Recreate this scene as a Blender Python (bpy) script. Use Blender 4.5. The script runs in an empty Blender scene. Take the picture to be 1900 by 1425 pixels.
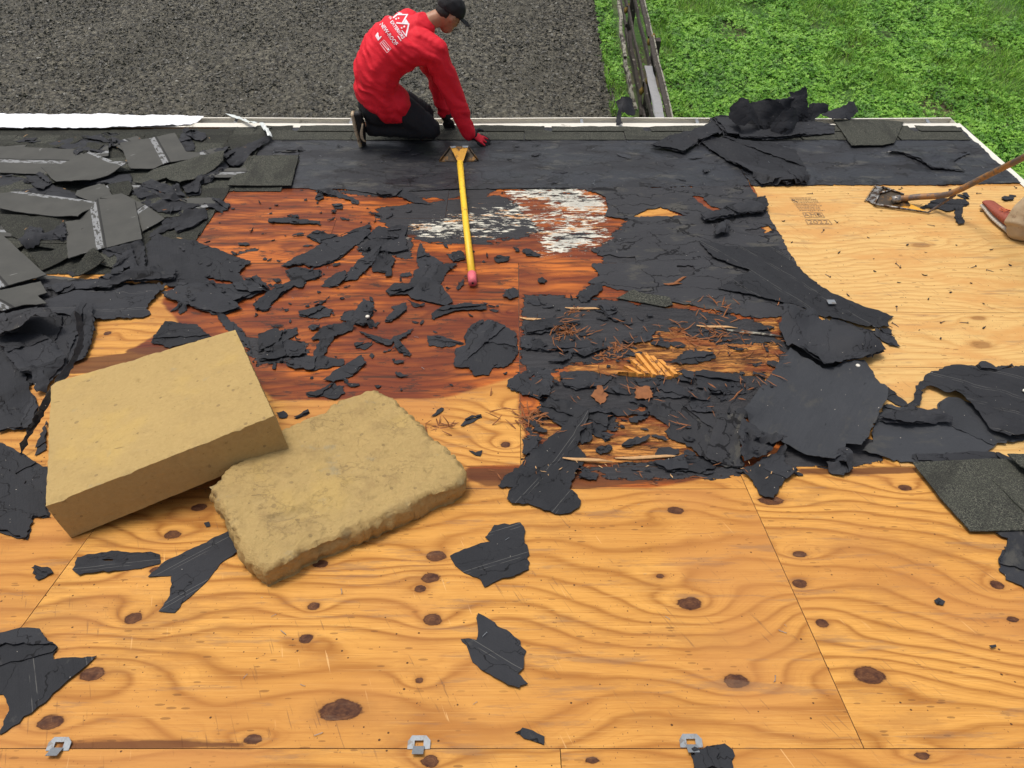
import bpy, bmesh, math, random
import numpy as np
from mathutils import Vector, Matrix
from mathutils.geometry import delaunay_2d_cdt
from mathutils.bvhtree import BVHTree

random.seed(7); rng = np.random.default_rng(7)
S = bpy.context.scene
COL = S.collection
R = math.radians

# ------------------------------------------------------------------ camera
PITCH = R(51.7); CAMZ = 6.1
cam_d = bpy.data.cameras.new('camera'); cam = bpy.data.objects.new('camera', cam_d); COL.objects.link(cam)
cam.location = (0, 0, CAMZ); cam.rotation_euler = (math.pi/2 - PITCH, 0, 0)
cam_d.sensor_width = 36; cam_d.lens = 36*1357/1900; cam_d.clip_end = 300; cam_d.clip_start = .05
S.camera = cam
S.render.resolution_x = 1024; S.render.resolution_y = 768

# ------------------------------------------------------------------ light: bright overcast
SUN_EL = R(66)      # high, beyond the roof and to the left
w = bpy.data.worlds.new('World'); S.world = w; w.use_nodes = True
nt = w.node_tree; nt.nodes.clear()
sky = nt.nodes.new('ShaderNodeTexSky'); sky.sky_type = 'NISHITA'; sky.sun_disc = False
sky.sun_elevation = SUN_EL; sky.sun_rotation = R(325); sky.air_density = 1.0; sky.dust_density = 5.0; sky.ozone_density = .6
bg = nt.nodes.new('ShaderNodeBackground'); bg.inputs[1].default_value = .13
wo = nt.nodes.new('ShaderNodeOutputWorld'); hs = nt.nodes.new('ShaderNodeHueSaturation'); hs.inputs['Saturation'].default_value = .55   # cloud cover greys the sky
nt.links.new(sky.outputs[0], hs.inputs['Color']); nt.links.new(hs.outputs[0], bg.inputs[0]); nt.links.new(bg.outputs[0], wo.inputs[0])
sd = bpy.data.lights.new('sun', 'SUN'); sd.energy = 1.5; sd.angle = R(16); sd.color = (1, .95, .86)
sun = bpy.data.objects.new('sun', sd); COL.objects.link(sun)
sdir = Vector((math.sin(R(325))*math.cos(SUN_EL), math.cos(R(325))*math.cos(SUN_EL), math.sin(SUN_EL)))
sun.rotation_euler = sdir.to_track_quat('Z', 'Y').to_euler(); sun.location = (-4, -6, 14)
S.view_settings.view_transform = 'Standard'; S.view_settings.look = 'None'
S.view_settings.exposure = 0.32; S.view_settings.gamma = 1; S.view_settings.use_curve_mapping = False

# ------------------------------------------------------------------ where things stand: two roof planes that meet in a shallow valley
F, CX, CY = 1357., 950., 712.5
fw = np.array([0, math.cos(PITCH), -math.sin(PITCH)]); upv = np.array([0, math.sin(PITCH), math.cos(PITCH)]); rt = np.array([1., 0, 0])
CAM = np.array([0, 0, CAMZ])
aN, aF = R(22.1), R(9.9)            # near slope 22 degrees, lower slope 10 degrees
dN = np.array([0, math.cos(aN), -math.sin(aN)]); nN = np.array([0, math.sin(aN), math.cos(aN)])
dF = np.array([0, math.cos(aF), -math.sin(aF)]); nF = np.array([0, math.sin(aF), math.cos(aF)])
def hit(px, py, p, n):
    r = fw + rt*(px-CX)/F - upv*(py-CY)/F
    return CAM + r*(np.dot(p-CAM, n)/np.dot(r, n))
B = hit(950, 866, CAM - nN*1.72, nN)
def uv(px, py):
    if py > 866:
        q = hit(px, py, B, nN); return (q[0], float(np.dot(q-B, dN)))
    q = hit(px, py, B, nF); return (q[0], float(np.dot(q-B, dF)))
def W(u, v, h=0.):                  # roof coordinates (across, along the slope, above it) -> world
    u = np.asarray(u, float); v = np.asarray(v, float); h = np.asarray(h, float)
    u, v, h = np.broadcast_arrays(u, v, h)
    far = (v > 0)[..., None]
    base = B + np.where(far, dF*v[..., None], dN*v[..., None])
    t = np.clip(v/.06+.5, 0, 1)[..., None]
    n = nN*(1-t)+nF*t; n = n/np.linalg.norm(n, axis=-1, keepdims=True)
    out = base + n*h[..., None]; out[..., 0] += u
    return out
def atY(px, py, Y):
    return hit(px, py, np.array([0, Y, 0.]), np.array([0, 1., 0]))
def ground(px, py, z=0.):
    return hit(px, py, np.array([0, 0, z]), np.array([0, 0, 1.]))
CR = {'A': (0,180,.29474), 'B': (360,220,.31579), 'C': (900,240,.31579), 'D': (1350,180,.29475), 'E': (0,540,.29474), 'F': (480,540,.27368),
      'G': (900,560,.30526), 'H': (1340,560,.29474), 'I': (0,900,.36832), 'J': (560,900,.36842), 'K': (1200,900,.36842), 'T': (940,0,.50526),
      'P': (1270,150,.19474), 'Q': (0,560,.21046), 'X': (0,0,1.), 'L': (60,590,.44211)}
def pxs(c, pts):
    x, y, s = CR[c]; return [(x+a*s, y+b*s) for a, b in pts]

# ------------------------------------------------------------------ numpy noise
def _h(ix, iy, s):
    n = (ix.astype(np.int64)*374761393 + iy.astype(np.int64)*668265263 + int(s)*1274126177) & 0x7fffffff
    n = (n ^ (n >> 13))*1274126177 & 0x7fffffff
    return ((n ^ (n >> 16)) & 0xffff)/65535.
def vn(x, y, s=0):
    x = np.asarray(x, float); y = np.asarray(y, float)
    ix = np.floor(x); iy = np.floor(y); fx = x-ix; fy = y-iy
    fx = fx*fx*fx*(fx*(fx*6-15)+10); fy = fy*fy*fy*(fy*(fy*6-15)+10)
    a = _h(ix, iy, s); b = _h(ix+1, iy, s); c = _h(ix, iy+1, s); d = _h(ix+1, iy+1, s)
    return (a*(1-fx)+b*fx)*(1-fy)+(c*(1-fx)+d*fx)*fy
def fbm(x, y, s=0, o=4):
    t = 0; a = .5; k = 1.
    for i in range(o):
        t = t + a*(vn(np.asarray(x)*k+i*17.3, np.asarray(y)*k-i*9.1, s+i)*2-1); a *= .5; k *= 2.03
    return t
def inside(px, py, poly):
    P = np.asarray(poly, float); r = np.zeros(np.shape(px), bool); n = len(P)
    for i in range(n):
        x0, y0 = P[i]; x1, y1 = P[(i+1) % n]
        if y0 == y1: continue
        c = ((y0 > py) != (y1 > py)) & (px < (x1-x0)*(py-y0)/(y1-y0)+x0); r ^= c
    return r
def edge_dist(px, py, poly, closed=True):
    P = np.asarray(poly, float); d = np.full(np.shape(px), 1e9); n = len(P)
    for i in range(n if closed else n-1):
        a = P[i]; b = P[(i+1) % n]; ab = b-a; L = (ab**2).sum()+1e-12
        t = np.clip(((px-a[0])*ab[0]+(py-a[1])*ab[1])/L, 0, 1)
        d = np.minimum(d, np.hypot(px-a[0]-t*ab[0], py-a[1]-t*ab[1]))
    return d
def sdist(px, py, poly):
    d = edge_dist(px, py, poly); return np.where(inside(px, py, poly), -d, d)

# ------------------------------------------------------------------ object helpers
def tag(o, label=None, cat=None, group=None, kind=None):
    if label: o['label'] = label
    if cat: o['category'] = cat
    if group: o['group'] = group
    if kind: o['kind'] = kind
    return o
def empty(name, loc=(0, 0, 0), parent=None):
    o = bpy.data.objects.new(name, None); COL.objects.link(o); o.location = loc; o.empty_display_size = .05
    if parent: o.parent = parent
    return o
def mk(name, verts, faces, mat, parent=None, loc=None, smooth=True, attrs=None, mats=None, fmat=None):
    verts = np.asarray(verts, float)
    if loc is None: loc = verts.mean(0) if parent is None else np.zeros(3)
    me = bpy.data.meshes.new(name); vv = verts-np.asarray(loc)
    if isinstance(faces, np.ndarray):
        k = faces.shape[1]; me.vertices.add(len(vv)); me.vertices.foreach_set('co', vv.astype(np.float32).ravel())
        me.loops.add(faces.size); me.loops.foreach_set('vertex_index', faces.astype(np.int32).ravel())
        me.polygons.add(len(faces)); me.polygons.foreach_set('loop_start', (np.arange(len(faces))*k).astype(np.int32))
        me.update(calc_edges=True); me.validate()
    else:
        me.from_pydata([tuple(p) for p in vv], [], [tuple(q) for q in faces]); me.update()
    if isinstance(smooth, (bool, int)): me.polygons.foreach_set('use_smooth', [bool(smooth)]*len(me.polygons))
    else: me.polygons.foreach_set('use_smooth', list(smooth))
    if attrs:
        for k, a in attrs.items():
            a = np.asarray(a, np.float32)
            if a.ndim == 2:
                at = me.attributes.new(k, 'FLOAT_VECTOR', 'POINT'); at.data.foreach_set('vector', a.ravel())
            else:
                at = me.attributes.new(k, 'FLOAT', 'POINT'); at.data.foreach_set('value', a.ravel())
    if mats:
        for m in mats: me.materials.append(m)
        me.polygons.foreach_set('material_index', list(fmat))
    elif mat: me.materials.append(mat)
    o = bpy.data.objects.new(name, me); COL.objects.link(o); o.location = loc
    if parent: o.parent = parent
    return o
def box(u0, u1, v0, v1, h0, h1):
    P = [(u0,v0,h0),(u1,v0,h0),(u1,v1,h0),(u0,v1,h0),(u0,v0,h1),(u1,v0,h1),(u1,v1,h1),(u0,v1,h1)]
    return P, [(0,3,2,1),(4,5,6,7),(0,1,5,4),(1,2,6,5),(2,3,7,6),(3,0,4,7)]
def roofbox(name, u0, u1, v0, v1, h0, h1, mat, parent=None):
    P, Fc = box(u0, u1, v0, v1, h0, h1); P = np.array(P)
    return mk(name, W(P[:,0], P[:,1], P[:,2]), Fc, mat, parent, smooth=False)
def worldbox(name, c, s, mat, parent=None, rot=None, bev=0):
    P, Fc = box(-.5,.5,-.5,.5,-.5,.5); P = np.array(P)*np.array(s)
    if rot is not None: P = P@np.array(rot.to_matrix()).T
    o = mk(name, P+np.array(c), Fc, mat, parent, smooth=False)
    if bev:
        m = o.modifiers.new('b', 'BEVEL'); m.width = bev; m.segments = 2
    return o
def frame(d, hint=(0,0,1)):
    d = np.asarray(d, float); d = d/np.linalg.norm(d); a = np.cross(hint, d)
    if np.linalg.norm(a) < 1e-4: a = np.cross((1,0,0), d)
    a /= np.linalg.norm(a); return a, np.cross(d, a), d
def tube(name, pts, rad, mat, parent=None, seg=10, flat=1., hint=(0,0,1), data=False, loc=None):
    pts = np.asarray(pts, float); n = len(pts); rad = np.broadcast_to(rad, n); V = []; Fc = []
    for i in range(n):
        d = pts[min(i+1, n-1)]-pts[max(i-1, 0)]; a, b, _ = frame(d, hint)
        for k in range(seg):
            t = 2*math.pi*k/seg; V.append(pts[i]+rad[i]*(a*math.cos(t)+b*math.sin(t)*flat))
    for i in range(n-1):
        for k in range(seg): Fc.append((i*seg+k, i*seg+(k+1) % seg, (i+1)*seg+(k+1) % seg, (i+1)*seg+k))
    Fc.append(tuple(range(seg))[::-1]); Fc.append(tuple((n-1)*seg+k for k in range(seg)))
    if data: return V, Fc
    return mk(name, V, Fc, mat, parent, loc=loc)
def spline(pts, n=24):
    pts = np.asarray(pts, float); P = np.vstack([2*pts[0]-pts[1], pts, 2*pts[-1]-pts[-2]]); out = []
    m = len(pts)-1
    for t in np.linspace(0, m, n):
        i = min(int(t), m-1); f = t-i; a, b, c, d = P[i:i+4]
        out.append(.5*((2*b)+(-a+c)*f+(2*a-5*b+4*c-d)*f*f+(-a+3*b-3*c+d)*f**3))
    return np.array(out)

# ------------------------------------------------------------------ node helpers
class NT:
    def __init__(s, name):
        s.m = bpy.data.materials.new(name); s.m.use_nodes = True; s.t = s.m.node_tree; s.t.nodes.clear()
        s.out = s.t.nodes.new('ShaderNodeOutputMaterial'); s.p = s.t.nodes.new('ShaderNodeBsdfPrincipled')
        s.t.links.new(s.p.outputs[0], s.out.inputs[0])
    def put(s, sock, v):
        if v is None: return
        if isinstance(v, bpy.types.NodeSocket): s.t.links.new(v, sock)
        else:
            try: sock.default_value = v
            except Exception: sock.default_value = (*v, 1)
    def n(s, typ, ins=None, **kw):
        nd = s.t.nodes.new('ShaderNode'+typ)
        for k, v in kw.items(): setattr(nd, k, v)
        for k, v in (ins or {}).items(): s.put(nd.inputs[k], v)
        return nd
    def math(s, op, a, b=None, c=None, clamp=False):
        nd = s.n('Math', operation=op, use_clamp=clamp); s.put(nd.inputs[0], a)
        if b is not None: s.put(nd.inputs[1], b)
        if c is not None: s.put(nd.inputs[2], c)
        return nd.outputs[0]
    def attr(s, name, vec=False):
        nd = s.n('Attribute', attribute_name=name); return nd.outputs['Vector' if vec else 'Fac']
    def obj(s): return s.n('TexCoord').outputs['Object']
    def scale(s, vec, sc):
        return s.n('Mapping', {'Vector': vec, 'Scale': sc}).outputs[0]
    def noise(s, vec, scale=5, detail=4, rough=.55, dist=0., out=0):
        return s.n('TexNoise', {'Vector': vec, 'Scale': scale, 'Detail': detail, 'Roughness': rough, 'Distortion': dist}).outputs[out]
    def vor(s, vec, scale, feature='F1', out=0, rand=1.):
        return s.n('TexVoronoi', {'Vector': vec, 'Scale': scale, 'Randomness': rand}, feature=feature).outputs[out]
    def ramp(s, fac, stops, interp='LINEAR'):
        nd = s.n('ValToRGB', {0: fac}); nd.color_ramp.interpolation = interp; e = nd.color_ramp.elements
        while len(e) < len(stops): e.new(.5)
        for i, (p, c) in enumerate(stops):
            e[i].position = p
            e[i].color = (c, c, c, 1) if isinstance(c, (int, float)) else (*c, 1)
        return nd.outputs[0]
    def mix(s, f, a, b, blend='MIX'):
        nd = s.n('Mix', data_type='RGBA', blend_type=blend); s.put(nd.inputs[0], f); s.put(nd.inputs[6], a); s.put(nd.inputs[7], b)
        return nd.outputs[2]
    def step(s, x, t, wd=.03):      # smooth threshold
        return s.n('MapRange', {0: x, 1: t-wd, 2: t+wd, 3: 0., 4: 1.}, interpolation_type='SMOOTHSTEP').outputs[0]
    def bump(s, h, st=.3, dist=.01, prev=None):
        nd = s.n('Bump', {'Strength': st, 'Distance': dist, 'Height': h})
        if prev is not None: s.t.links.new(prev, nd.inputs['Normal'])
        return nd.outputs[0]
    def fin(s, color=None, rough=None, normal=None, metal=None, spec=None):
        s.put(s.p.inputs['Base Color'], color); s.put(s.p.inputs['Roughness'], rough)
        if normal is not None: s.t.links.new(normal, s.p.inputs['Normal'])
        s.put(s.p.inputs['Metallic'], metal); s.put(s.p.inputs['Specular IOR Level'], spec)
        return s.m

# ------------------------------------------------------------------ materials
def mat_wood():
    t = NT('plywood'); g = t.attr('guv', True); phi = t.attr('phi'); knot = t.attr('knot'); stain = t.attr('stain')
    tar = t.attr('tar'); white = t.attr('white'); pale = t.attr('pale'); damp = t.attr('damp'); fibre = t.attr('fibre')
    fib = t.noise(t.scale(g, (2.2, 60, 1)), 1, 5, .6); fine = t.noise(t.scale(g, (14, 420, 1)), 1, 3, .6)
    low = t.noise(g, 1.3, 3); cell = t.noise(t.scale(g, (6, 20, 1)), 1, 4, .6)
    ph = t.math('FRACT', t.math('ADD', phi, t.math('MULTIPLY', fib, .30)))
    band = t.ramp(ph, [(0, 0.), (.34, .05), (.58, .42), (.74, 1.), (.82, .62), (.9, .18), (1, 0.)])
    band = t.math('MULTIPLY', band, t.math('ADD', .45, t.math('MULTIPLY', low, 1.1)), clamp=True)
    amber = t.mix(band, (.66,.345,.082), (.235,.085,.015))
    ph2 = t.math('FRACT', t.math('ADD', t.math('MULTIPLY', phi, 4.3), t.math('MULTIPLY', fib, 1.2)))
    thin = t.math('MULTIPLY', t.ramp(ph2, [(0, 0.), (.6, .1), (.8, 1.), (.92, .2), (1, 0.)]), t.step(t.noise(t.scale(g, (.8, 3, 1)), 1, 3), .5, .15))
    amber = t.mix(t.math('MULTIPLY', thin, .42), amber, (.37,.15,.032))
    amber = t.mix(t.step(fib, .56, .12), amber, t.mix(.28, amber, (.30,.12,.03)))
    amber = t.mix(t.math('MULTIPLY', fine, .45), amber, (.43,.19,.045))
    hair = t.step(t.noise(t.scale(g, (5, 230, 1)), 1, 4, .65), .585, .03); amber = t.mix(t.math('MULTIPLY', hair, .38), amber, (.31,.115,.022))
    hairl = t.step(t.noise(t.scale(g, (4, 200, 3)), 1, 4, .65), .60, .03); amber = t.mix(t.math('MULTIPLY', hairl, .3), amber, (.74,.44,.14))
    blot = t.step(t.noise(t.scale(g, (2.2, 6, 1)), 1, 6, .7), .57, .07); amber = t.mix(t.math('MULTIPLY', blot, .38), amber, (.27,.125,.042)); amber = t.mix(t.math('MULTIPLY', t.step(t.noise(t.scale(g, (.9, 1.7, 1)), 1, 5, .6), .52, .14), .5), amber, (.40,.165,.036))
    amber = t.mix(t.math('MULTIPLY', t.step(low, .58, .14), .7), amber, (.44,.195,.058))
    palec = t.mix(t.math('MULTIPLY', band, .6), (.60,.385,.145), (.45,.225,.065))
    palec = t.mix(t.math('MULTIPLY', t.step(t.noise(t.scale(g, (4, 120, 1)), 1, 5, .7), .57, .04), .5), palec, (.40,.21,.07))
    palec = t.mix(t.step(t.noise(t.scale(g, (1, 3, 1)), 2.2, 5, .65), .56, .10), palec, (.53,.285,.095))
    base = t.mix(pale, amber, palec)
    # knots
    kn = t.math('ADD', knot, t.math('MULTIPLY', t.math('MULTIPLY', t.math('SUBTRACT', t.noise(t.scale(g, (16, 30, 1)), 1, 5, .65), .5), .55), t.step(knot, .2, .15)))
    halo = t.ramp(kn, [(0, 0.), (.18, .22), (.30, .30), (.45, .85), (1, .8)])
    base = t.mix(t.math('MULTIPLY', halo, .75), base, (.29,.125,.034))
    kin = t.mix(t.ramp(t.noise(t.scale(g, (40, 40, 1)), 1, 4), [(.35, 0.), (.65, 1.)]), (.050,.020,.013), (.15,.065,.028))
    kin = t.mix(t.ramp(t.math('FRACT', t.math('MULTIPLY', kn, 7)), [(0, .0), (.5, .5), (1, 0.)]), kin, (.05,.02,.014))
    core = t.math('MULTIPLY', t.step(kn, .50, .03), t.math('SUBTRACT', 1., t.math('MULTIPLY', pale, .75)))
    base = t.mix(core, base, kin)
    rim = t.ramp(kn, [(0, 0.), (.44, 0.), (.51, .85), (.58, 0.), (1, 0.)])
    base = t.mix(t.math('MULTIPLY', rim, t.math('SUBTRACT', 1., pale)), base, (.06,.022,.012))
    # dark specks, staple and nail marks
    sp = t.vor(t.scale(g, (1, 1, 0)), 46, out=0); spr = t.vor(t.scale(g, (1, 1, 0)), 46, out=1)
    sr = t.n('SeparateColor', {0: spr}).outputs
    speck = t.math('MULTIPLY', t.math('LESS_THAN', sp, t.math('MULTIPLY', sr[1], .17)), t.math('GREATER_THAN', sr[0], .76))
    dots = t.vor(t.scale(g, (1, .55, 0)), 150, out=0); dr = t.n('SeparateColor', {0: t.vor(t.scale(g, (1, .55, 0)), 150, out=1)}).outputs
    dot = t.math('MULTIPLY', t.math('LESS_THAN', dots, .2), t.math('GREATER_THAN', dr[0], .88))
    dot = t.math('MULTIPLY', dot, t.step(t.noise(g, 3.1, 2), .5, .12))
    fleck = t.step(t.noise(t.scale(g, (30, 60, 1)), 1, 4, .8), .70, .02); base = t.mix(t.math('MULTIPLY', fleck, .5), base, (.11,.05,.02))
    # diagonal scrapes
    rg = t.n('Mapping', {'Vector': g, 'Rotation': (0, 0, R(63)), 'Scale': (1, 1, 1)}).outputs[0]
    scr = t.noise(t.scale(rg, (7, 170, 1)), 1, 2); scm = t.noise(g, 6., 2)
    scrape = t.math('MULTIPLY', t.step(scr, .67, .02), t.step(scm, .54, .05))
    rg2 = t.n('Mapping', {'Vector': g, 'Rotation': (0, 0, R(70))}).outputs[0]
    scl = t.math('MULTIPLY', t.step(t.noise(t.scale(rg2, (6, 120, 1)), 1, 2), .72, .02), t.step(t.noise(g, 4.1, 2), .54, .05))
    base = t.mix(t.math('MULTIPLY', scrape, .5), base, (.18,.09,.045))
    base = t.mix(t.math('MULTIPLY', scl, .5), base, (.72,.46,.20))
    base = t.mix(t.math('MULTIPLY', speck, .9), base, (.05,.02,.012)); base = t.mix(t.math('MULTIPLY', dot, .75), base, (.12,.055,.03))
    dsh = t.vor(t.scale(g, (26, 95, 0)), 1, out=0); dshr = t.n('SeparateColor', {0: t.vor(t.scale(g, (26, 95, 0)), 1, out=1)}).outputs
    dash = t.math('MULTIPLY', t.math('LESS_THAN', dsh, t.math('MULTIPLY', dshr[1], .38)), t.math('GREATER_THAN', dshr[0], .80)); dash = t.math('MULTIPLY', dash, t.step(t.noise(t.scale(g, (2, 4, 1)), 1, 3), .47, .10))
    base = t.mix(t.math('MULTIPLY', dash, .55), base, (.13,.055,.02))
    gdirt = t.step(t.noise(t.scale(g, (3, 22, 1)), 1, 6, .72), .60, .05)
    base = t.mix(t.math('MULTIPLY', gdirt, .40), base, (.20,.12,.075))
    # red-brown tar stain drawn along the grain
    sn = t.noise(t.scale(g, (1.6, 9, 1)), 1, 6, .65); st2 = t.noise(t.scale(g, (1.3, 26, 1)), 1, 5, .6)
    stm = t.step(t.math('ADD', stain, t.math('MULTIPLY', t.math('SUBTRACT', sn, .5), .55)), .5, .09)
    red = t.mix(t.ramp(st2, [(.30, 0.), (.50, .45), (.70, 1.)]), (.040,.008,.006), (.36,.072,.012))
    redl = t.mix(t.step(t.noise(t.scale(g, (1.9, 9, 1)), 1, 5), .54, .10), red, (.60,.165,.024))
    redl = t.mix(t.math('MULTIPLY', t.step(t.noise(g, 1.1, 2), .52, .10), .62), redl, (.105,.018,.012))
    redl = t.mix(t.math('MULTIPLY', fine, .45), redl, (.09,.02,.014))
    rb = t.mix(t.math('MULTIPLY', band, .55), redl, (.075,.014,.010))
    drk = t.step(t.noise(t.scale(g, (1.4, 30, 1)), 1, 6, .72), .60, .03)
    rb = t.mix(t.math('MULTIPLY', drk, .8), rb, (.022,.012,.012))
    smut = t.step(t.noise(t.scale(g, (7, 20, 1)), 1, 7, .78), .585, .015)
    rb = t.mix(t.math('MULTIPLY', smut, .75), rb, (.018,.014,.016))
    base = t.mix(t.math('MULTIPLY', stm, .95), base, rb)
    # brown water damp
    dm = t.step(t.math('ADD', damp, t.math('MULTIPLY', t.math('SUBTRACT', sn, .5), 1.3)), .5, .12)
    base = t.mix(t.math('MULTIPLY', dm, .88), base, t.mix(st2, (.045,.016,.010), (.17,.062,.022)))
    # rotten, fibrous wood
    fm = t.step(t.math('ADD', fibre, t.math('MULTIPLY', t.math('SUBTRACT', cell, .5), .9)), .5, .05)
    fc = t.mix(t.ramp(t.noise(t.scale(g, (9, 60, 1)), 1, 5, .7), [(.38, 0.), (.50, .35), (.62, 1.)]), (.045,.014,.007), (.56,.25,.06)); fc = t.mix(t.step(t.noise(t.scale(g, (3, 14, 1)), 1, 5, .7), .52, .06), fc, t.mix(.7, fc, (.16,.035,.014))); fc = t.mix(t.step(t.noise(t.scale(g, (5, 24, 1)), 1, 6, .75), .61, .02), fc, (.014,.012,.013))
    base = t.mix(t.math('MULTIPLY', fm, .92), base, fc)
    # white mould with black lines
    wn = t.noise(t.scale(g, (4, 17, 1)), 1, 7, .72); wn2 = t.noise(t.scale(g, (14, 50, 1)), 1, 6, .75)
    wm = t.step(t.math('ADD', white, t.math('ADD', t.math('MULTIPLY', t.math('SUBTRACT', wn2, .5), 2.4), t.math('MULTIPLY', t.math('SUBTRACT', wn, .5), 1.2))), .58, .04)
    wc = t.mix(t.step(wn2, .475, .03), t.mix(t.step(wn, .56, .02), (.02,.02,.022), (.50,.20,.07)), (.62,.60,.51)); wc = t.mix(t.step(wn, .45, .03), t.mix(t.step(wn2, .60, .02), (.022,.022,.025), (.48,.47,.42)), wc); wc = t.mix(t.step(wn, .575, .02), wc, t.mix(wn2, (.36,.15,.045), (.66,.34,.13)))
    solidw = t.step(t.math('ADD', white, t.math('ADD', t.math('MULTIPLY', t.math('SUBTRACT', wn2, .5), 2.2), t.math('MULTIPLY', t.math('SUBTRACT', wn, .5), 2.2))), .93, .05); wc = t.mix(solidw, wc, t.mix(t.step(wn2, .44, .05), (.07,.07,.07), t.mix(wn, (.26,.25,.21), (.54,.53,.47))))
    # tar residue: black felt backing still stuck down
    tn = t.noise(t.scale(g, (7, 15, 1)), 1, 7, .66)
    tm = t.step(t.math('ADD', tar, t.math('MULTIPLY', t.math('SUBTRACT', tn, .5), 1.9)), .5, .015)
    tc = t.mix(t.noise(t.scale(g, (10, 80, 1)), 1, 5, .7), (.010,.010,.012), (.060,.060,.064))
    base = t.mix(tm, base, tc); base = t.mix(wm, base, wc)
    rough = t.mix(stm, t.mix(fib, (.50,.50,.50), (.70,.70,.70)), (.40,.40,.40)); rough = t.mix(tm, rough, (.62,.62,.62)); rough = t.mix(pale, rough, (.55,.55,.55))
    b1 = t.bump(t.math('ADD', fib, t.math('MULTIPLY', fine, .5)), .22, .004)
    b2 = t.bump(t.math('SUBTRACT', 1., t.math('ADD', core, t.math('ADD', speck, scrape))), .45, .002, b1)
    b3 = t.bump(t.math('ADD', t.math('MULTIPLY', tm, .7), t.math('ADD', t.math('MULTIPLY', wm, .5), t.math('MULTIPLY', t.math('MULTIPLY', fm, wn2), 1.6))), .9, .006, b2)
    b4 = t.bump(t.math('MULTIPLY', tm, t.noise(t.scale(g, (9, 28, 1)), 1, 6, .7)), .7, .012, b3)
    return t.fin(base, rough, b4, spec=.13)
def mat_felt(name, lines=False, wet=False, base=(.0205,.0215,.0245), dirt=0.):
    t = NT(name); p = t.attr('puv', True); r = t.n('ObjectInfo').outputs['Random']; o = t.n('VectorMath', {0: p, 1: t.n('CombineXYZ', {0: t.math('MULTIPLY', r, 37.), 1: t.math('MULTIPLY', r, 11.)}).outputs[0]}, operation='ADD').outputs[0]
    a = t.noise(o, 6, 5, .6); b = t.noise(o, 60, 3, .6); c = t.noise(t.scale(o, (1.2, 45, 1)), 1, 4, .6)
    col = t.mix(a, tuple(x*.62 for x in base), tuple(x*1.42 for x in base)); col = t.mix(t.math('MULTIPLY', c, .5), col, tuple(x*1.25 for x in base))
    col = t.mix(t.math('MULTIPLY', r, .75), col, tuple(x*1.75 for x in base))
    sm = t.step(t.noise(o, 17, 5, .7), .66, .05); col = t.mix(t.math('MULTIPLY', sm, .3), col, (.085,.083,.075))
    vd = t.vor(o, 55, out=0); vr = t.n('SeparateColor', {0: t.vor(o, 55, out=1)}).outputs
    dust = t.math('MULTIPLY', t.math('LESS_THAN', vd, t.math('MULTIPLY', vr[1], .11)), t.math('GREATER_THAN', vr[0], .84))
    col = t.mix(t.math('MULTIPLY', dust, .8), col, (.50,.46,.40))
    if dirt:
        col = t.mix(t.math('MULTIPLY', t.step(t.noise(t.scale(o, (4, 9, 1)), 1, 5, .7), .60, .06), dirt), col, (.075,.072,.062))
    if lines:
        y = t.n('SeparateXYZ', {0: p}).outputs[1]
        wv = t.math('ADD', y, t.math('MULTIPLY', t.noise(o, 2, 1), .02))
        f = t.math('ABSOLUTE', t.math('SUBTRACT', t.math('FRACT', t.math('ADD', t.math('DIVIDE', wv, .14), t.math('MULTIPLY', r, 3.3))), .5))
        ln = t.math('MULTIPLY', t.math('LESS_THAN', f, .007), t.step(t.noise(o, 7, 3), .43, .05))
        f2 = t.math('ABSOLUTE', t.math('SUBTRACT', t.math('FRACT', t.math('ADD', t.math('DIVIDE', wv, .14), t.math('ADD', .1, t.math('MULTIPLY', r, 3.3)))), .5))
        ln2 = t.math('MULTIPLY', t.math('LESS_THAN', f2, .006), t.step(t.noise(o, 9, 3), .5, .05))
        col = t.mix(t.math('MULTIPLY', t.math('MAXIMUM', ln, ln2), .4), col, (.20,.195,.18))
    crk = t.step(t.noise(t.scale(o, (6, 24, 1)), 1, 7, .8), .655, .012)
    wob = t.n('VectorMath', {0: t.scale(o, (3.2, 8.5, 1)), 1: t.n('VectorMath', {0: t.noise(o, 6, 4, .6, out=1), 1: (1.6, 1.6, 0)}, operation='MULTIPLY').outputs[0]}, operation='ADD').outputs[0]
    vd2 = t.vor(wob, 1, 'DISTANCE_TO_EDGE'); tear = t.math('MULTIPLY', t.math('LESS_THAN', vd2, t.math('MULTIPLY', t.step(t.noise(o, 5, 4), .48, .14), .034 if wet or dirt > .6 else .012 if not dirt else .0)), 1.)
    crk = t.math('MAXIMUM', t.math('MULTIPLY', crk, .7), tear); col = t.mix(t.math('MULTIPLY', crk, .8), col, (.005,.005,.006))
    n = t.bump(a, .6, .016); n = t.bump(t.noise(o, 22, 5, .7), .5, .006, n); n = t.bump(b, .5, .002, n); n = t.bump(t.math('SUBTRACT', c, crk), .5, .005, n)
    ro = t.mix(t.step(t.noise(t.scale(o, (1, 2.5, 1)), 2.2, 5), .52, .08), (.32,.32,.32) if wet else (.62,.62,.62), (.75,.75,.75))
    return t.fin(col, ro, n, spec=.30 if wet else .12)
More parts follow.
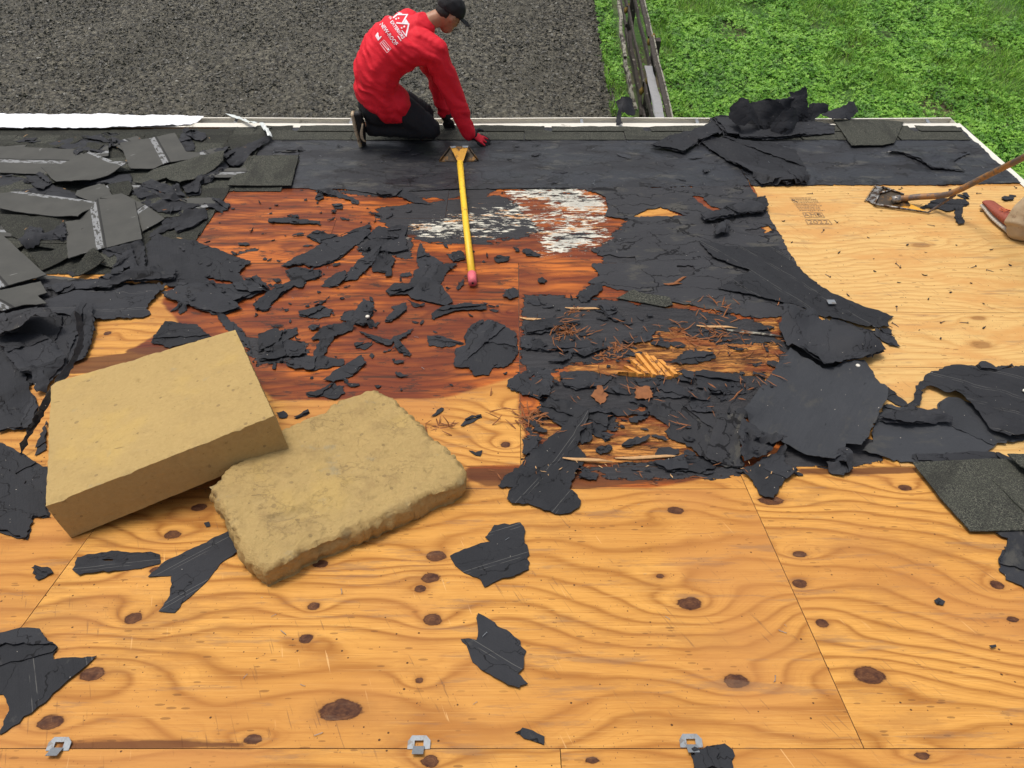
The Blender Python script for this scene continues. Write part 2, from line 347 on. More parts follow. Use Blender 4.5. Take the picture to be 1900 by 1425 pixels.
def mat_shingle(name, back=False, tone=1.):
    t = NT(name); p = t.attr('puv', True); r = t.n('ObjectInfo').outputs['Random']
    o = t.n('VectorMath', {0: p, 1: t.n('CombineXYZ', {0: t.math('MULTIPLY', r, 37.), 1: t.math('MULTIPLY', r, 11.)}).outputs[0]}, operation='ADD').outputs[0]
    a = t.noise(o, 7, 4)
    if back:
        col = t.mix(a, (.042*tone,.043*tone,.040*tone), (.092*tone,.091*tone,.082*tone)); b = t.noise(t.scale(o, (4, 60, 1)), 1, 4)
        col = t.mix(t.math('MULTIPLY', b, .45), col, (.065,.066,.062))
        y = t.n('SeparateXYZ', {0: p}).outputs[1]
        st = t.math('MULTIPLY', t.math('LESS_THAN', t.math('ABSOLUTE', y), .018), t.step(t.noise(t.scale(o, (26, 60, 1)), 1, 3), .47, .04))
        dk = t.math('MULTIPLY', t.math('LESS_THAN', t.math('ABSOLUTE', t.math('SUBTRACT', y, .028)), .006), 1.)
        col = t.mix(t.math('MULTIPLY', dk, .7), col, (.012,.012,.013)); col = t.mix(t.math('MULTIPLY', st, .65), col, (.30,.31,.32))
        sc = t.step(t.noise(t.scale(o, (30, 8, 1)), 1, 4), .70, .02); col = t.mix(t.math('MULTIPLY', sc, .5), col, (.25,.25,.24))
        n = t.bump(a, .4, .01); n = t.bump(t.noise(o, 90, 2), .3, .002, n); return t.fin(col, .75, n, spec=.15)
    v = t.vor(o, 330, out=1); vv = t.n('SeparateColor', {0: v}).outputs[0]; b = t.noise(o, 260, 2)
    col = t.ramp(vv, [(0, (.012*tone,.013*tone,.012*tone)), (.45, (.040*tone,.042*tone,.036*tone)), (.8, (.085*tone,.088*tone,.070*tone)), (1, (.15*tone,.145*tone,.115*tone))])
    col = t.mix(t.step(a, .5, .2), col, t.mix(.5, col, (.05*tone,.052*tone,.042*tone)))
    col = t.mix(t.math('MULTIPLY', t.step(t.noise(t.scale(o, (2, 8, 1)), 1, 4), .58, .08), .5), col, (.022,.022,.02))
    n = t.bump(a, .4, .008); n = t.bump(t.math('ADD', vv, b), .8, .002, n)
    return t.fin(col, .8, n, spec=.15)
def mat_simple(name, col, rough=.6, nscale=30, var=.25, bump=.2, bd=.003, metal=0., spec=.4, dirt=None, dt=.6):
    t = NT(name); o = t.obj(); a = t.noise(o, nscale, 5, .6)
    c = t.mix(a, tuple(x*(1-var) for x in col), tuple(min(1, x*(1+var)) for x in col))
    if dirt: c = t.mix(t.step(t.noise(o, nscale*.5, 6, .7), dt, .05), c, dirt)
    return t.fin(c, rough, t.bump(a, bump, bd), metal, spec)
def mat_stone(name, rough=False):
    t = NT(name); o = t.attr('loc', True)
    low = t.noise(o, 2.4, 4, .6); mid = t.noise(o, 9, 6, .65); fine = t.noise(o, 70, 5, .7)
    col = t.mix(low, (.29,.193,.073), (.36,.25,.102)); col = t.mix(t.math('MULTIPLY', t.step(mid, .58, .10), 1. if rough else .4), col, (.25,.165,.068))
    col = t.mix(t.step(t.noise(o, 3.2, 5), .62, .06), col, (.37,.25,.085)); col = t.mix(t.math('MULTIPLY', fine, .5), col, (.56,.42,.19)); pt = t.step(t.noise(o, 42, 6, .8), .62, .03); col = t.mix(t.math('MULTIPLY', pt, .5), col, (.20,.135,.05))
    gr = t.step(t.noise(t.n('VectorMath', {0: o, 1: (3.3, 1.7, 8.)}, operation='ADD').outputs[0], 6.5, 6, .72), .66, .05)
    col = t.mix(t.math('MULTIPLY', gr, .5), col, (.26,.235,.16))
    cr_ = t.vor(t.n('VectorMath', {0: t.scale(o, (14, 22, 14)), 1: t.n('VectorMath', {0: t.noise(o, 9, 5, .7, out=1), 1: (2.2, 2.2, 2.2)}, operation='MULTIPLY').outputs[0]}, operation='ADD').outputs[0], 1, 'DISTANCE_TO_EDGE'); crack = t.math('MULTIPLY', t.math('LESS_THAN', cr_, t.math('MULTIPLY', t.step(t.noise(o, 7, 4), .57, .06), .05)), .6 if rough else .1)
    vd = t.vor(o, 34, out=0); vr = t.n('SeparateColor', {0: t.vor(o, 34, out=1)}).outputs
    pit = t.math('MULTIPLY', t.math('LESS_THAN', vd, t.math('MULTIPLY', vr[1], .3)), t.math('GREATER_THAN', vr[0], .80))
    st = t.scale(t.n('Mapping', {'Vector': o, 'Rotation': (0, 0, R(-8))}).outputs[0], (7, 34, 8))
    slot = t.step(t.noise(st, 1, 3), .75 if not rough else .73, .015)
    pit = t.math('MAXIMUM', t.math('MAXIMUM', pit, slot), crack); dr = t.attr('dirt')
    col = t.mix(t.math('MULTIPLY', pit, .6), col, (.20,.14,.07)); col = t.mix(t.math('MULTIPLY', dr, t.math('ADD', .35, mid)), col, (.21,.19,.12))
    n = t.bump(mid, .6 if rough else .3, .03 if rough else .008); n = t.bump(t.noise(o, 26, 6, .75), .7 if rough else .25, .012, n); n = t.bump(fine, .5, .005, n); n = t.bump(t.math('SUBTRACT', 1., pit), .7, .005, n)
    return t.fin(col, .9, n, spec=.08)
M = {}
M['wood'] = mat_wood()
M['felt'] = mat_felt('felt'); M['felt_line'] = mat_felt('felt_chalk_lined', True); M['felt_wet'] = mat_felt('felt_damp', False, True, (.0155,.0165,.0195), .6)
M['felt_lt'] = mat_felt('felt_light', False, False, (.029,.031,.035), .4)
M['felt_old'] = mat_felt('felt_weathered', False, False, (.0245,.025,.0275), .7)
M['shb'] = mat_shingle('shingle_back', True); M['shg'] = mat_shingle('shingle_granules'); M['shd'] = mat_shingle('shingle_granules_dark', tone=.62)
M['edge'] = mat_simple('plywood_edge', (.26,.12,.05), .8, 60, .4)
M['stone'] = mat_stone('sandstone_sawn'); M['stoner'] = mat_stone('sandstone_rough', True)
M['white'] = mat_simple('gutter_enamel', (.66,.63,.55), .4, 8, .12, dirt=(.20,.18,.13), dt=.66)
M['whitesheet'] = mat_simple('white_sheet', (.74,.75,.78), .5, 12, .08, .5, .01, dirt=(.42,.42,.42), dt=.7)
M['galv'] = mat_simple('galvanised', (.22,.24,.26), .55, 60, .3, metal=.4, dirt=(.16,.15,.14), dt=.55)
M['rust'] = mat_simple('rusty_steel', (.13,.065,.04), .7, 200, .5, .4, .001, metal=.3)
M['nail'] = mat_simple('nail_steel', (.16,.13,.11), .5, 200, .4, .3, .001, metal=.7)
M['splint'] = mat_simple('splinter', (.21,.075,.022), .75, 40, .5, .5, .002)
M['splintp'] = mat_simple('splinter_pale', (.46,.27,.12), .75, 40, .3, .5, .002)
M['yellow'] = mat_simple('yellow_paint', (.80,.50,.03), .45, 25, .12, .15, .002, dirt=(.33,.15,.03), dt=.63)
M['yrust'] = mat_simple('yellow_socket', (.74,.36,.035), .6, 60, .25, .4, .002, dirt=(.14,.06,.02), dt=.58)
M['pink'] = mat_simple('pink_end', (.66,.13,.16), .6, 60, .25, .3, .002)
M['blade'] = mat_simple('dark_blade', (.06,.045,.03), .5, 40, .5, .4, .003, metal=.5, dirt=(.22,.11,.03), dt=.58)
M['steel'] = mat_simple('worn_steel', (.30,.29,.27), .4, 60, .4, .4, .002, metal=.7, dirt=(.06,.035,.02), dt=.5)
M['handle'] = mat_simple('worn_handle', (.30,.15,.055), .45, 30, .35, .35, .003, dirt=(.12,.09,.075), dt=.48)
M['skin'] = mat_simple('skin', (.36,.175,.10), .5, 30, .1, .1, .001)
M['hair'] = mat_simple('hair', (.012,.010,.009), .6, 200, .4, .6, .003)
M['cap'] = mat_simple('cap_cloth', (.010,.010,.012), .8, 300, .3, .3, .001)
M['trouser'] = mat_simple('dark_trousers', (.012,.013,.016), .85, 60, .35, .4, .004)
M['glove'] = mat_simple('glove_rubber', (.012,.012,.013), .6, 120, .3, .4, .002)
M['gred'] = mat_simple('glove_red', (.55,.015,.03), .75, 120, .2, .4, .002)
M['print'] = mat_simple('shirt_print', (.78,.70,.74), .6, 60, .06)
M['shoeb'] = mat_simple('shoe_black', (.012,.012,.013), .6, 120, .3)
M['shoew'] = mat_simple('shoe_sole', (.56,.46,.31), .7, 60, .25, dirt=(.20,.13,.07), dt=.56)
M['bootr'] = mat_simple('boot_leather', (.25,.055,.030), .6, 60, .3, .3, .002)
M['boots'] = mat_simple('boot_sole', (.42,.38,.31), .7, 60, .2)
M['lace'] = mat_simple('lace_orange', (.62,.16,.07), .7, 60, .2)
M['tan'] = mat_simple('tan_trousers', (.40,.31,.20), .85, 25, .2, .5, .004, dirt=(.24,.165,.10), dt=.62)
M['blue'] = mat_simple('blue_shirt', (.05,.08,.16), .85, 25, .2, .5, .004)
M['fence'] = mat_simple('fence_board', (.045,.037,.031), .85, 22, .45, .7, .01, dirt=(.30,.28,.22), dt=.64)
M['fencel'] = mat_simple('fence_lichen', (.26,.25,.20), .9, 26, .35, .7, .01, dirt=(.05,.04,.035), dt=.52)
M['greyb'] = mat_simple('grey_board', (.25,.25,.255), .8, 18, .2, .5, .006, dirt=(.22,.22,.21), dt=.6)
M['lich'] = mat_simple('yellow_lichen', (.13,.085,.012), .9, 60, .4, .8, .01)
M['siding'] = mat_simple('siding', (.58,.56,.50), .6, 10, .1)
M['tape'] = mat_simple('plastic_strip', (.58,.62,.60), .35, 30, .1)
M['ink'] = mat_simple('stamp_ink', (.27,.165,.08), .7, 200, .4)
def mat_shirt():
    t = NT('red_shirt'); o = t.obj(); a = t.noise(o, 9, 5, .7); b = t.noise(o, 400, 2)
    return t.fin(t.mix(a, (.62,.008,.022), (.78,.018,.038)), .72, t.bump(b, .2, .001, t.bump(a, .3, .02)), spec=.3)
M['shirt'] = mat_shirt()
def mat_ground(name, kind):
    t = NT(name); o = t.obj(); a = t.noise(o, .7, 5, .6); m = t.noise(o, 13, 6, .72); f = t.noise(o, 60, 4, .7)
    if kind == 'gravel':
        c = t.ramp(m, [(.36, (.008,.008,.007)), (.46, (.050,.046,.034)), (.56, (.125,.115,.084)), (.70, (.27,.25,.19))])
        c = t.mix(t.step(a, .53, .12), c, t.mix(.55, c, (.060,.056,.040)))
        c = t.mix(t.step(f, .66, .03), c, (.32,.31,.28)); n = t.bump(m, 1., .05); n = t.bump(f, .8, .015, n)
        return t.fin(c, .75, n, spec=.4)
    c = t.mix(m, (.050,.035,.020), (.12,.085,.05)); c = t.mix(t.step(a, .45, .15), c, t.mix(m, (.03,.07,.012), (.07,.17,.02)))
    return t.fin(c, .9, t.bump(m, .8, .03))
M['gravel'] = mat_ground('gravel', 'gravel'); M['soil'] = mat_ground('soil', 'soil')
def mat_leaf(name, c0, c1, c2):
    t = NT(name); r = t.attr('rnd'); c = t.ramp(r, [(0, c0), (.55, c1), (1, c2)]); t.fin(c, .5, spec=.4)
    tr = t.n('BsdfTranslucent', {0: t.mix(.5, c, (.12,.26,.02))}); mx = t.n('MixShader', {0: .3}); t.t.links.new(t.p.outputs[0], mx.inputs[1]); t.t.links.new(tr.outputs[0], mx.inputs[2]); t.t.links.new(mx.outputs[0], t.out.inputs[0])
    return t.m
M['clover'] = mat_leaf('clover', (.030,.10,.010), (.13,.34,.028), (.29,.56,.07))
M['grass'] = mat_leaf('grass', (.07,.16,.012), (.18,.42,.035), (.40,.62,.09))
M['crumb'] = mat_leaf('crumb', (.02,.02,.018), (.10,.096,.082), (.32,.31,.27))

# ================================================================== THE ROOF DECK
def U(px, py): return uv(px, py)[0]
def V(py): return uv(950, py)[1]
V_LOW, V_EAVE = V(1389), V(231)
U_NEW, U_RAKE = 1.545, 3.30
roof = tag(empty('roof_deck', tuple(W(0, 0, 0))), 'plywood roof deck sloping to the gutter, amber sheets in front and red stained ones behind', None, None, 'structure')
roof.location = (0, 0, 0)
X = lambda *p: [uv(a, b) for a, b in p]
KN = [(370,941,15,8),(320,992,17,9),(247,1147,17,11),(172,1250,25,14),(93,1340,25,15),(470,1371,18,10),(568,1185,15,10),(582,1125,14,9),(809,1032,21,11),
      (798,1072,18,10),(780,1092,12,7),(803,1150,20,13),(632,1317,47,21),(778,1262,9,7),(798,1412,19,14),(1254,947,17,8),(1484,1028,16,7),(1484,1083,15,9),
      (1525,1157,14,10),(1281,1120,27,13),(1365,1263,24,14),(1612,1253,33,18),(1225,1069,9,5),(1850,1085,14,9),(1879,1149,13,6),(1430,928,24,10),(595,1047,17,8),(290,1058,12,8),
      (975,755,14,7),(938,825,10,6),(200,618,8,4),(1820,640,20,7),(1680,905,14,6),(1100,1410,16,8),(1712,1402,18,9),(1480,700,12,5),
      (1815,590,14,4),(1710,455,18,4),(1750,345,12,3),(430,365,16,4),(500,470,14,4),(640,650,16,5),(850,575,20,5),(1560,640,10,3),(945,580,8,4)]
knots = []
for i, (x, y, a, b) in enumerate(KN):
    u0, v0 = uv(x, y); ru = abs(U(x+a, y)-u0); rv = abs(uv(x, y-b)[1]-uv(x, y+b)[1])/2
    knots.append((u0, v0, ru*.86, max(rv, ru*.38)*.86, (1 if i % 3 else -1)))
rng2 = np.random.default_rng(3)
for i in range(26): knots.append((rng2.uniform(-6, 3), rng2.uniform(-3.2, -1.7), .03, .022, 1))
stain_p = X((300,562),(392,350),(1400,340),(1450,560),(1470,640),(1475,880),(1330,880),(1200,905),(1100,905),(1000,893),(866,893),(866,863),(975,862),(973,815),(958,700),(820,737),(610,745),(505,742),(470,700),(300,660),(235,650),(330,600))
tar_p = [X((972,545),(1200,560),(1400,590),(1455,640),(1330,640),(1265,610),(1190,625),(1160,665),(1060,678),(968,700),(966,600)),
         X((1000,720),(1090,693),(1190,700),(1420,690),(1440,760),(1290,800),(1180,760),(1120,800),(1050,770),(985,790)),
         X((975,790),(1010,800),(990,850),(972,868)), X((1080,862),(1330,850),(1450,878),(1300,885),(1130,890)),
         X((700,385),(930,360),(1010,430),(900,452),(790,450),(700,410)), X((560,352),(930,346),(900,372),(700,365)), X((420,470),(480,460),(440,480)),
         X((1165,405),(1400,410),(1490,520),(1500,560),(1110,520),(1120,450)), X((430,620),(560,630),(585,665),(480,680)), X((640,440),(760,425),(765,480),(680,475)),
         X((1460,570),(1540,600),(1640,860),(1450,870),(1440,700))]
white_s = [X((935,346),(1000,343),(1055,338),(1128,372),(1126,398),(1060,396),(1010,378),(940,360)), X((1010,425),(1090,415),(1138,436),(1110,452),(1060,472),(1010,472),(1000,440)), X((765,418),(860,402),(900,432),(780,444)), X((1060,398),(1125,400),(1126,412),(1060,412))]
white_p = [X((930,345),(1050,338),(1128,370),(1126,412),(1140,438),(1060,474),(1005,472),(975,430),(910,450),(830,445),(755,447),(768,412),(850,392),(925,375))]
fibre_p = [X((1200,600),(1330,585),(1455,600),(1470,680),(1300,720),(1170,712),(1150,650)), X((1040,660),(1220,650),(1260,700),(1060,720)), X((970,765),(1040,750),(1050,800),(985,805)), X((1080,760),(1300,800),(1250,850),(1080,850)),
           X((1100,570),(1280,560),(1290,590),(1120,600)), X((1030,600),(1080,600),(1075,645),(1030,640)), X((1380,590),(1450,585),(1450,625),(1390,620)), X((1100,640),(1460,600),(1475,700),(1440,800),(1300,850),(1080,860),(1000,800),(1000,720))]
damp_p = [X((862,868),(1330,868),(1310,884),(1180,895),(1090,908),(900,900),(862,888)), X((110,1378),(300,1372),(445,1376),(470,1388),(110,1392)), X((235,645),(330,640),(420,655),(250,672),(236,660)),
          X((100,672),(250,655),(250,690),(120,695)), X((1480,868),(1700,868),(1700,876),(1600,880),(1480,880))]
hole_clean = X((1168,405),(1200,390),(1225,385),(1275,405))
def deck_attrs(u, v, seed, pale, red=True):
    wv = .36*fbm(u*.9+seed*3.1, v*1.25+seed, seed, 2)+.06*fbm(u*2.6, v*4, seed+5, 3)
    kn = np.zeros_like(u)
    for (a, b, ru, rv, s) in knots:
        if abs(b-v.mean()) > 1.6: continue
        du = (u-a)/ru; dv = (v-b)/rv; d = np.hypot(du, dv)
        kn = np.maximum(kn, 1-d/2.)
        wv = wv+s*.085*np.exp(-(du/5.)**2-(dv/3.0)**2)*min(1.2, ru/.04+.3)+.03*np.exp(-d*d/3)
    m = (v.mean() > 0)
    phi = (v+wv)/(.072 if not m else .050)+seed*.37
    z = np.zeros_like(u)
    def mk_(ps, wd):
        r = z.copy()
        for p in ps: r = np.maximum(r, np.clip(.5-sdist(u, v, p)/wd, 0, 1))
        return r
    far = v.max() > -.35 and red
    st = mk_([stain_p], .12) if far else z
    if pale: st = z
    tar = mk_(tar_p, .10) if (far and not pale) else z
    tar = tar*.93
    wh = np.maximum(mk_(white_p, .20)*.52, mk_(white_s, .20)*.88) if far and not pale else z
    fb = mk_(fibre_p, .16)*.9 if far and not pale else z
    dp = mk_(damp_p, .05) if not pale else z
    if far:
        hc = inside(u, v, hole_clean); tar = np.where(hc, 0, tar); st = np.where(hc, 0, st)
    return dict(guv=np.stack([u+seed*2.7, v+seed*1.3, np.full_like(u, seed*.5)], 1), phi=phi, knot=np.clip(kn, 0, 1), stain=st, tar=tar, white=wh, fibre=fb, damp=dp, pale=np.full_like(u, float(pale)))
def grid(nu, nv):
    i, j = np.meshgrid(np.arange(nu-1), np.arange(nv-1), indexing='ij'); a = (i*nv+j).ravel()
    return np.stack([a, a+nv, a+nv+1, a+1], 1)
def sheetdeck(u0, u1, v0, v1, seed, pale=0, res=.012, red=True, label=None, lift=0.):
    g = .0011; u0 += g; u1 -= g; v0 += g; v1 -= g
    nu = max(2, int((u1-u0)/res)+1); nv = max(2, int((v1-v0)/res)+1)
    a, b = np.meshgrid(np.linspace(u0, u1, nu), np.linspace(v0, v1, nv), indexing='ij'); u = a.ravel(); v = b.ravel()
    at = deck_attrs(u, v, seed, pale, red)
    h = lift+.0012*fbm(u*3, v*3, seed)-.004*at['fibre']*np.abs(fbm(u*40, v*140, 3))-.0015*np.clip(at['knot']*2-1, 0, 1)
    P = W(u, v, h); Fc = grid(nu, nv)
    ring = np.concatenate([np.arange(nu)*nv, (nu-1)*nv+np.arange(1, nv), np.arange(nu-2, -1, -1)*nv+nv-1, np.arange(nv-2, 0, -1)])
    n0 = len(P); P2 = np.concatenate([P, P[ring], W(u[ring], v[ring], np.full(len(ring), -.0155))])
    k = len(ring); i = np.arange(k); j = (i+1) % k
    Fs = np.stack([n0+i, n0+k+i, n0+k+j, n0+j], 1)
    at = {q: np.concatenate([x, x[ring], x[ring]]) for q, x in at.items()}
    Fa = np.concatenate([Fc, Fs]); o = mk('plywood_sheet', P2, Fa, None, roof, attrs=at, mats=[M['wood'], M['edge']], fmat=[0]*len(Fc)+[1]*len(Fs),
       smooth=[True]*len(Fc)+[False]*len(Fs))
    if label: o['label'] = label
    return o
UL, UR = -1.474, .893
low_j = U(1040, 1400)
for k, (a, b) in enumerate([(-6., low_j-2.44), (low_j-2.44, low_j), (low_j, U_RAKE)]):
    sheetdeck(a, b, -2.42, V_LOW, 31+k, 0, .016, False)
    sheetdeck(a+.5 if k else a, b+.5 if k < 2 else b, -3.64, -2.42, 41+k, 0, .05, False)
sheetdeck(-6., UL-2.44, V_LOW, 0, 1, 0, .03, False); sheetdeck(UL-2.44, UL, V_LOW, 0, 2, 0, .012)
VS = uv(1100, 907)[1]
sheetdeck(UL, UR, V_LOW, VS, 3, 0, .009, label='big amber sheet with broad grain figure and dark knots'); sheetdeck(UL, UR, VS, 0, 7, 0, .009, label='narrow damp filler strip'); sheetdeck(UR, U_RAKE, V_LOW, 0, 4, 0, .010)
v488, v405, v345, v580, v682 = V(488), V(405), V(345), V(580), V(682)
sheetdeck(-6., -2.40, 0, v488, 11, 0, .04); sheetdeck(-2.40, .035, 0, v488, 12, 0, .012, label='sheet stained dark red with an amber lower edge'); sheetdeck(.035, U_NEW, 0, v488, 13, 0, .010, label='rotten sheet with splintered face')
sheetdeck(-6., -3., v488, v405, 14, 0, .04); sheetdeck(-3., -1.05, v488, v405, 15, 0, .012); sheetdeck(-1.05, U_NEW, v488, v405, 16, 0, .012)
sheetdeck(-6., -3., v405, V_EAVE-.02, 17, 0, .04); sheetdeck(-3., -.4, v405, V_EAVE-.02, 18, 0, .014); sheetdeck(-.4, U_NEW, v405, V_EAVE-.02, 19, 0, .014)
for k, (a, b) in enumerate([(0, v682), (v682, v580), (v580, v345)]):
    sheetdeck(U_NEW, U_RAKE-.02, a, b, 21+k, 1, .013, False, label='pale new plywood sheet')
sheetdeck(U_NEW, U_RAKE-.02, v345, V_EAVE-.02, 25, 0, .014, False)

# under the deck: fascia, rafters ends, wall
fas = tag(empty('eave_fascia', tuple(W(0, V_EAVE, -.1))), 'white fascia board under the edge of the roof', None, None, 'structure'); fas.location = (0, 0, 0)
eY, eZ = W(0, V_EAVE-.02, -.018)[1:]
worldbox('fascia_board', (-1.35, eY-.015, eZ-.085), (9.3, .022, .16), M['white'], fas)
worldbox('soffit_board', (-1.35, eY-.20, eZ-.165), (9.3, .36, .012), M['white'], fas)
wall = tag(empty('house_wall', (0, 0, 0)), 'pale clapboard wall below the roof edge', None, None, 'structure')
nb = 15
for k in range(nb):
    z = .02+k*(eZ-.2)/nb; worldbox('clapboard', (-1.35, eY-.38+.004*(k % 2), z+(eZ-.2)/nb/2), (8.9, .03, (eZ-.2)/nb-.004), M['siding'], wall)

# rake trim along the right-hand edge
rk = tag(empty('rake_trim', tuple(W(U_RAKE, 1.5, 0))), 'white metal rake edge running down the right side of the roof', 'edge trim'); 
def prof_strip(name, prof, v0, v1, mat, parent, n=14, u0=U_RAKE):
    vs = np.linspace(v0, v1, n); Vv = []; Fc = []; k = len(prof)
    for v in vs:
        for a, h in prof: Vv.append(W(u0+a, v, h))
    for i in range(n-1):
        for j in range(k-1): Fc.append((i*k+j, (i+1)*k+j, (i+1)*k+j+1, i*k+j+1))
    L = np.array(parent.location) if parent else np.zeros(3)
    o = mk(name, np.array(Vv)-L, Fc, mat, parent, smooth=False); m = o.modifiers.new('t', 'SOLIDIFY'); m.thickness = .002; return o
prof_strip('drip_edge', [(-.030,.004),(.004,.007),(.012,.010),(.014,-.035),(.022,-.045)], .05, V_EAVE+.0, M['white'], rk)
prof_strip('drip_edge', [(-.030,.004),(.004,.007),(.012,.010),(.014,-.035),(.022,-.045)], -3.6, .03, M['white'], rk)
prof_strip('rake_board', [(.016,-.046),(.016,-.2)], .05, V_EAVE+.0, M['white'], rk); prof_strip('rake_board', [(.016,-.046),(.016,-.2)], -3.6, .03, M['white'], rk)

# gutter along the eave: trough, outer lip, inner flange, hangers, end cap
gut = tag(empty('gutter', (0, eY, eZ)), 'off white metal gutter along the low edge of the roof', 'gutter')
G0, G1 = -6.0, 3.285
gp = [(0.004,.030),(.006,-.085),(.020,-.100),(.070,-.100),(.092,-.070),(.100,-.030),(.112,-.015),(.112,.012),(.098,.014)]
def gstrip(name, prof, x0, x1, mat, th=.002, n=40):
    Vv = []; Fc = []; k = len(prof)
    for i, x in enumerate(np.linspace(x0, x1, n)):
        dz = .004*math.sin(x*2.1)
        for a, z in prof: Vv.append((x, a, z+dz))
    for i in range(n-1):
        for j in range(k-1): Fc.append((i*k+j, (i+1)*k+j, (i+1)*k+j+1, i*k+j+1))
    o = mk(name, Vv, Fc, mat, gut, smooth=False)
    if th: m = o.modifiers.new('t', 'SOLIDIFY'); m.thickness = th
    return o
gstrip('trough', gp, G0, G1, M['white'])
gstrip('drip_flange', [(-.05,.036),(.010,.031),(.016,.012)], G0, G1, M['white'])
for k in range(11):
    x = G0+.5+k*.86
    if x < G1: worldbox('hanger', (x, .058, .012), (.022, .10, .003), M['galv'], gut)
mk('end_cap', [(G1, a, z) for a, z in gp]+[(G1+.003, a, z) for a, z in gp], [tuple(range(9)), tuple(range(17, 8, -1))]+[(i, i+9, (i+1) % 9+9, (i+1) % 9) for i in range(9)], M['white'], gut, smooth=False)
P = []; 
bm_v = []; bm_f = []
for k in range(700):
    x = rng.uniform(-4, G1); s = rng.uniform(.005, .016); c = np.array([x, rng.uniform(.02, .09), -.085+rng.uniform(0, .02)]); b0 = len(bm_v)
    q = rng.normal(size=(4, 3)); q /= np.linalg.norm(q, axis=1)[:, None]
    bm_v += list(c+q*s*np.array([1.5, 1, .6])); bm_f += [(b0, b0+1, b0+2), (b0, b0+2, b0+3), (b0, b0+3, b0+1), (b0+1, b0+3, b0+2)]
tag(mk('gutter_debris', bm_v, bm_f, M['soil'], gut, smooth=False), kind='stuff')

# ================================================================== SHEETS: torn felt, shingles
HS = .015; HU0, HV0 = -4.6, -1.7; HN, HM = int(8.2/HS), int(5.6/HS)
HF = np.zeros((HN, HM))
def hf_get(u, v, grow=1):
    i = np.clip(((u-HU0)/HS).astype(int), 1, HN-2); j = np.clip(((v-HV0)/HS).astype(int), 1, HM-2); r = HF[i, j]
    for di in (-1, 0, 1):
        for dj in (-1, 0, 1): r = np.maximum(r, HF[i+di, j+dj])
    return r
def hf_put(poly, h):
    P = np.asarray(poly); i0, j0 = [int(x) for x in np.floor((P.min(0)-[HU0, HV0])/HS)]; i1, j1 = [int(x)+1 for x in np.ceil((P.max(0)-[HU0, HV0])/HS)]
    i0 = max(i0, 0); j0 = max(j0, 0); i1 = min(i1, HN); j1 = min(j1, HM)
    if i1 <= i0 or j1 <= j0: return
    a, b = np.meshgrid(HU0+(np.arange(i0, i1)+.5)*HS, HV0+(np.arange(j0, j1)+.5)*HS, indexing='ij')
    m = inside(a, b, poly); sub = HF[i0:i1, j0:j1]; sub[m] = np.maximum(sub[m], h(a[m], b[m]) if callable(h) else h)
def rag_poly(P, step, amp, seed):
    out = []; n = len(P); P = [np.array(p, float) for p in P]
    s = seed*13.7
    for i in range(n):
        a, b = P[i], P[(i+1) % n]; d = b-a; L = np.hypot(*d)
        if L < 1e-6: continue
        k = max(1, int(L/step)); nrm = np.array([-d[1], d[0]])/L
        for q in range(k):
            t = (q+(.35*math.sin(seed*7.1+i*3.3+q*12.9) if 0 < q else 0))/k; p = a+d*t; w_ = min(1., 4*t*(1-t)*1.5+.25)
            o = amp*(fbm(np.array([s+L*t*9]), np.array([seed*.7]), seed, 2)[0]*1.7+fbm(np.array([s+L*t*55]), np.array([1.1]), seed+3, 2)[0]*1.5)*w_
            if amp > .0025: o += amp*.75*(_h(np.array([q*7+i*131]), np.array([seed*17]), seed)[0]*2-1)*min(1., 4*t*(1-t)*3+.2)
            out.append(p+nrm*o); 
        s += L*9
    return out
def triang(poly, holes, res, seed):
    P = np.array(poly); lo, hi = P.min(0), P.max(0)
    a, b = np.meshgrid(np.arange(lo[0], hi[0], res), np.arange(lo[1], hi[1], res*.87), indexing='ij')
    a = a+(np.arange(b.shape[1]) % 2)[None, :]*res/2; r = np.random.default_rng(seed)
    a = (a+r.uniform(-.15, .15, a.shape)*res).ravel(); b = (b+r.uniform(-.15, .15, b.shape)*res).ravel()
    k = inside(a, b, poly) & (edge_dist(a, b, poly) > res*.45)
    for hpoly in holes: k &= ~inside(a, b, hpoly) & (edge_dist(a, b, hpoly) > res*.4)
    pts = [Vector(p) for p in poly]; es = [(i, (i+1) % len(poly)) for i in range(len(poly))]
    for hpoly in holes:
        n0 = len(pts); pts += [Vector(p) for p in hpoly]; es += [(n0+i, n0+(i+1) % len(hpoly)) for i in range(len(hpoly))]
    pts += [Vector(p) for p in zip(a[k], b[k])]
    ov, oe, of, _, _, _ = delaunay_2d_cdt(pts, es, [], 0, 1e-6)
    V2 = np.array([tuple(p) for p in ov]); T = np.array(of) if len(of) and all(len(f) == 3 for f in of) else np.array([f for f in of if len(f) == 3])
    c = V2[T].mean(1); ok = inside(c[:, 0], c[:, 1], poly)
    for hpoly in holes: ok &= ~inside(c[:, 0], c[:, 1], hpoly)
    T = T[ok]
    e1 = V2[T[:, 1]]-V2[T[:, 0]]; e2 = V2[T[:, 2]]-V2[T[:, 0]]; cr = e1[:, 0]*e2[:, 1]-e1[:, 1]*e2[:, 0]
    T[cr < 0] = T[cr < 0][:, ::-1]; T = T[np.abs(cr) > 1e-10]
    return V2, T
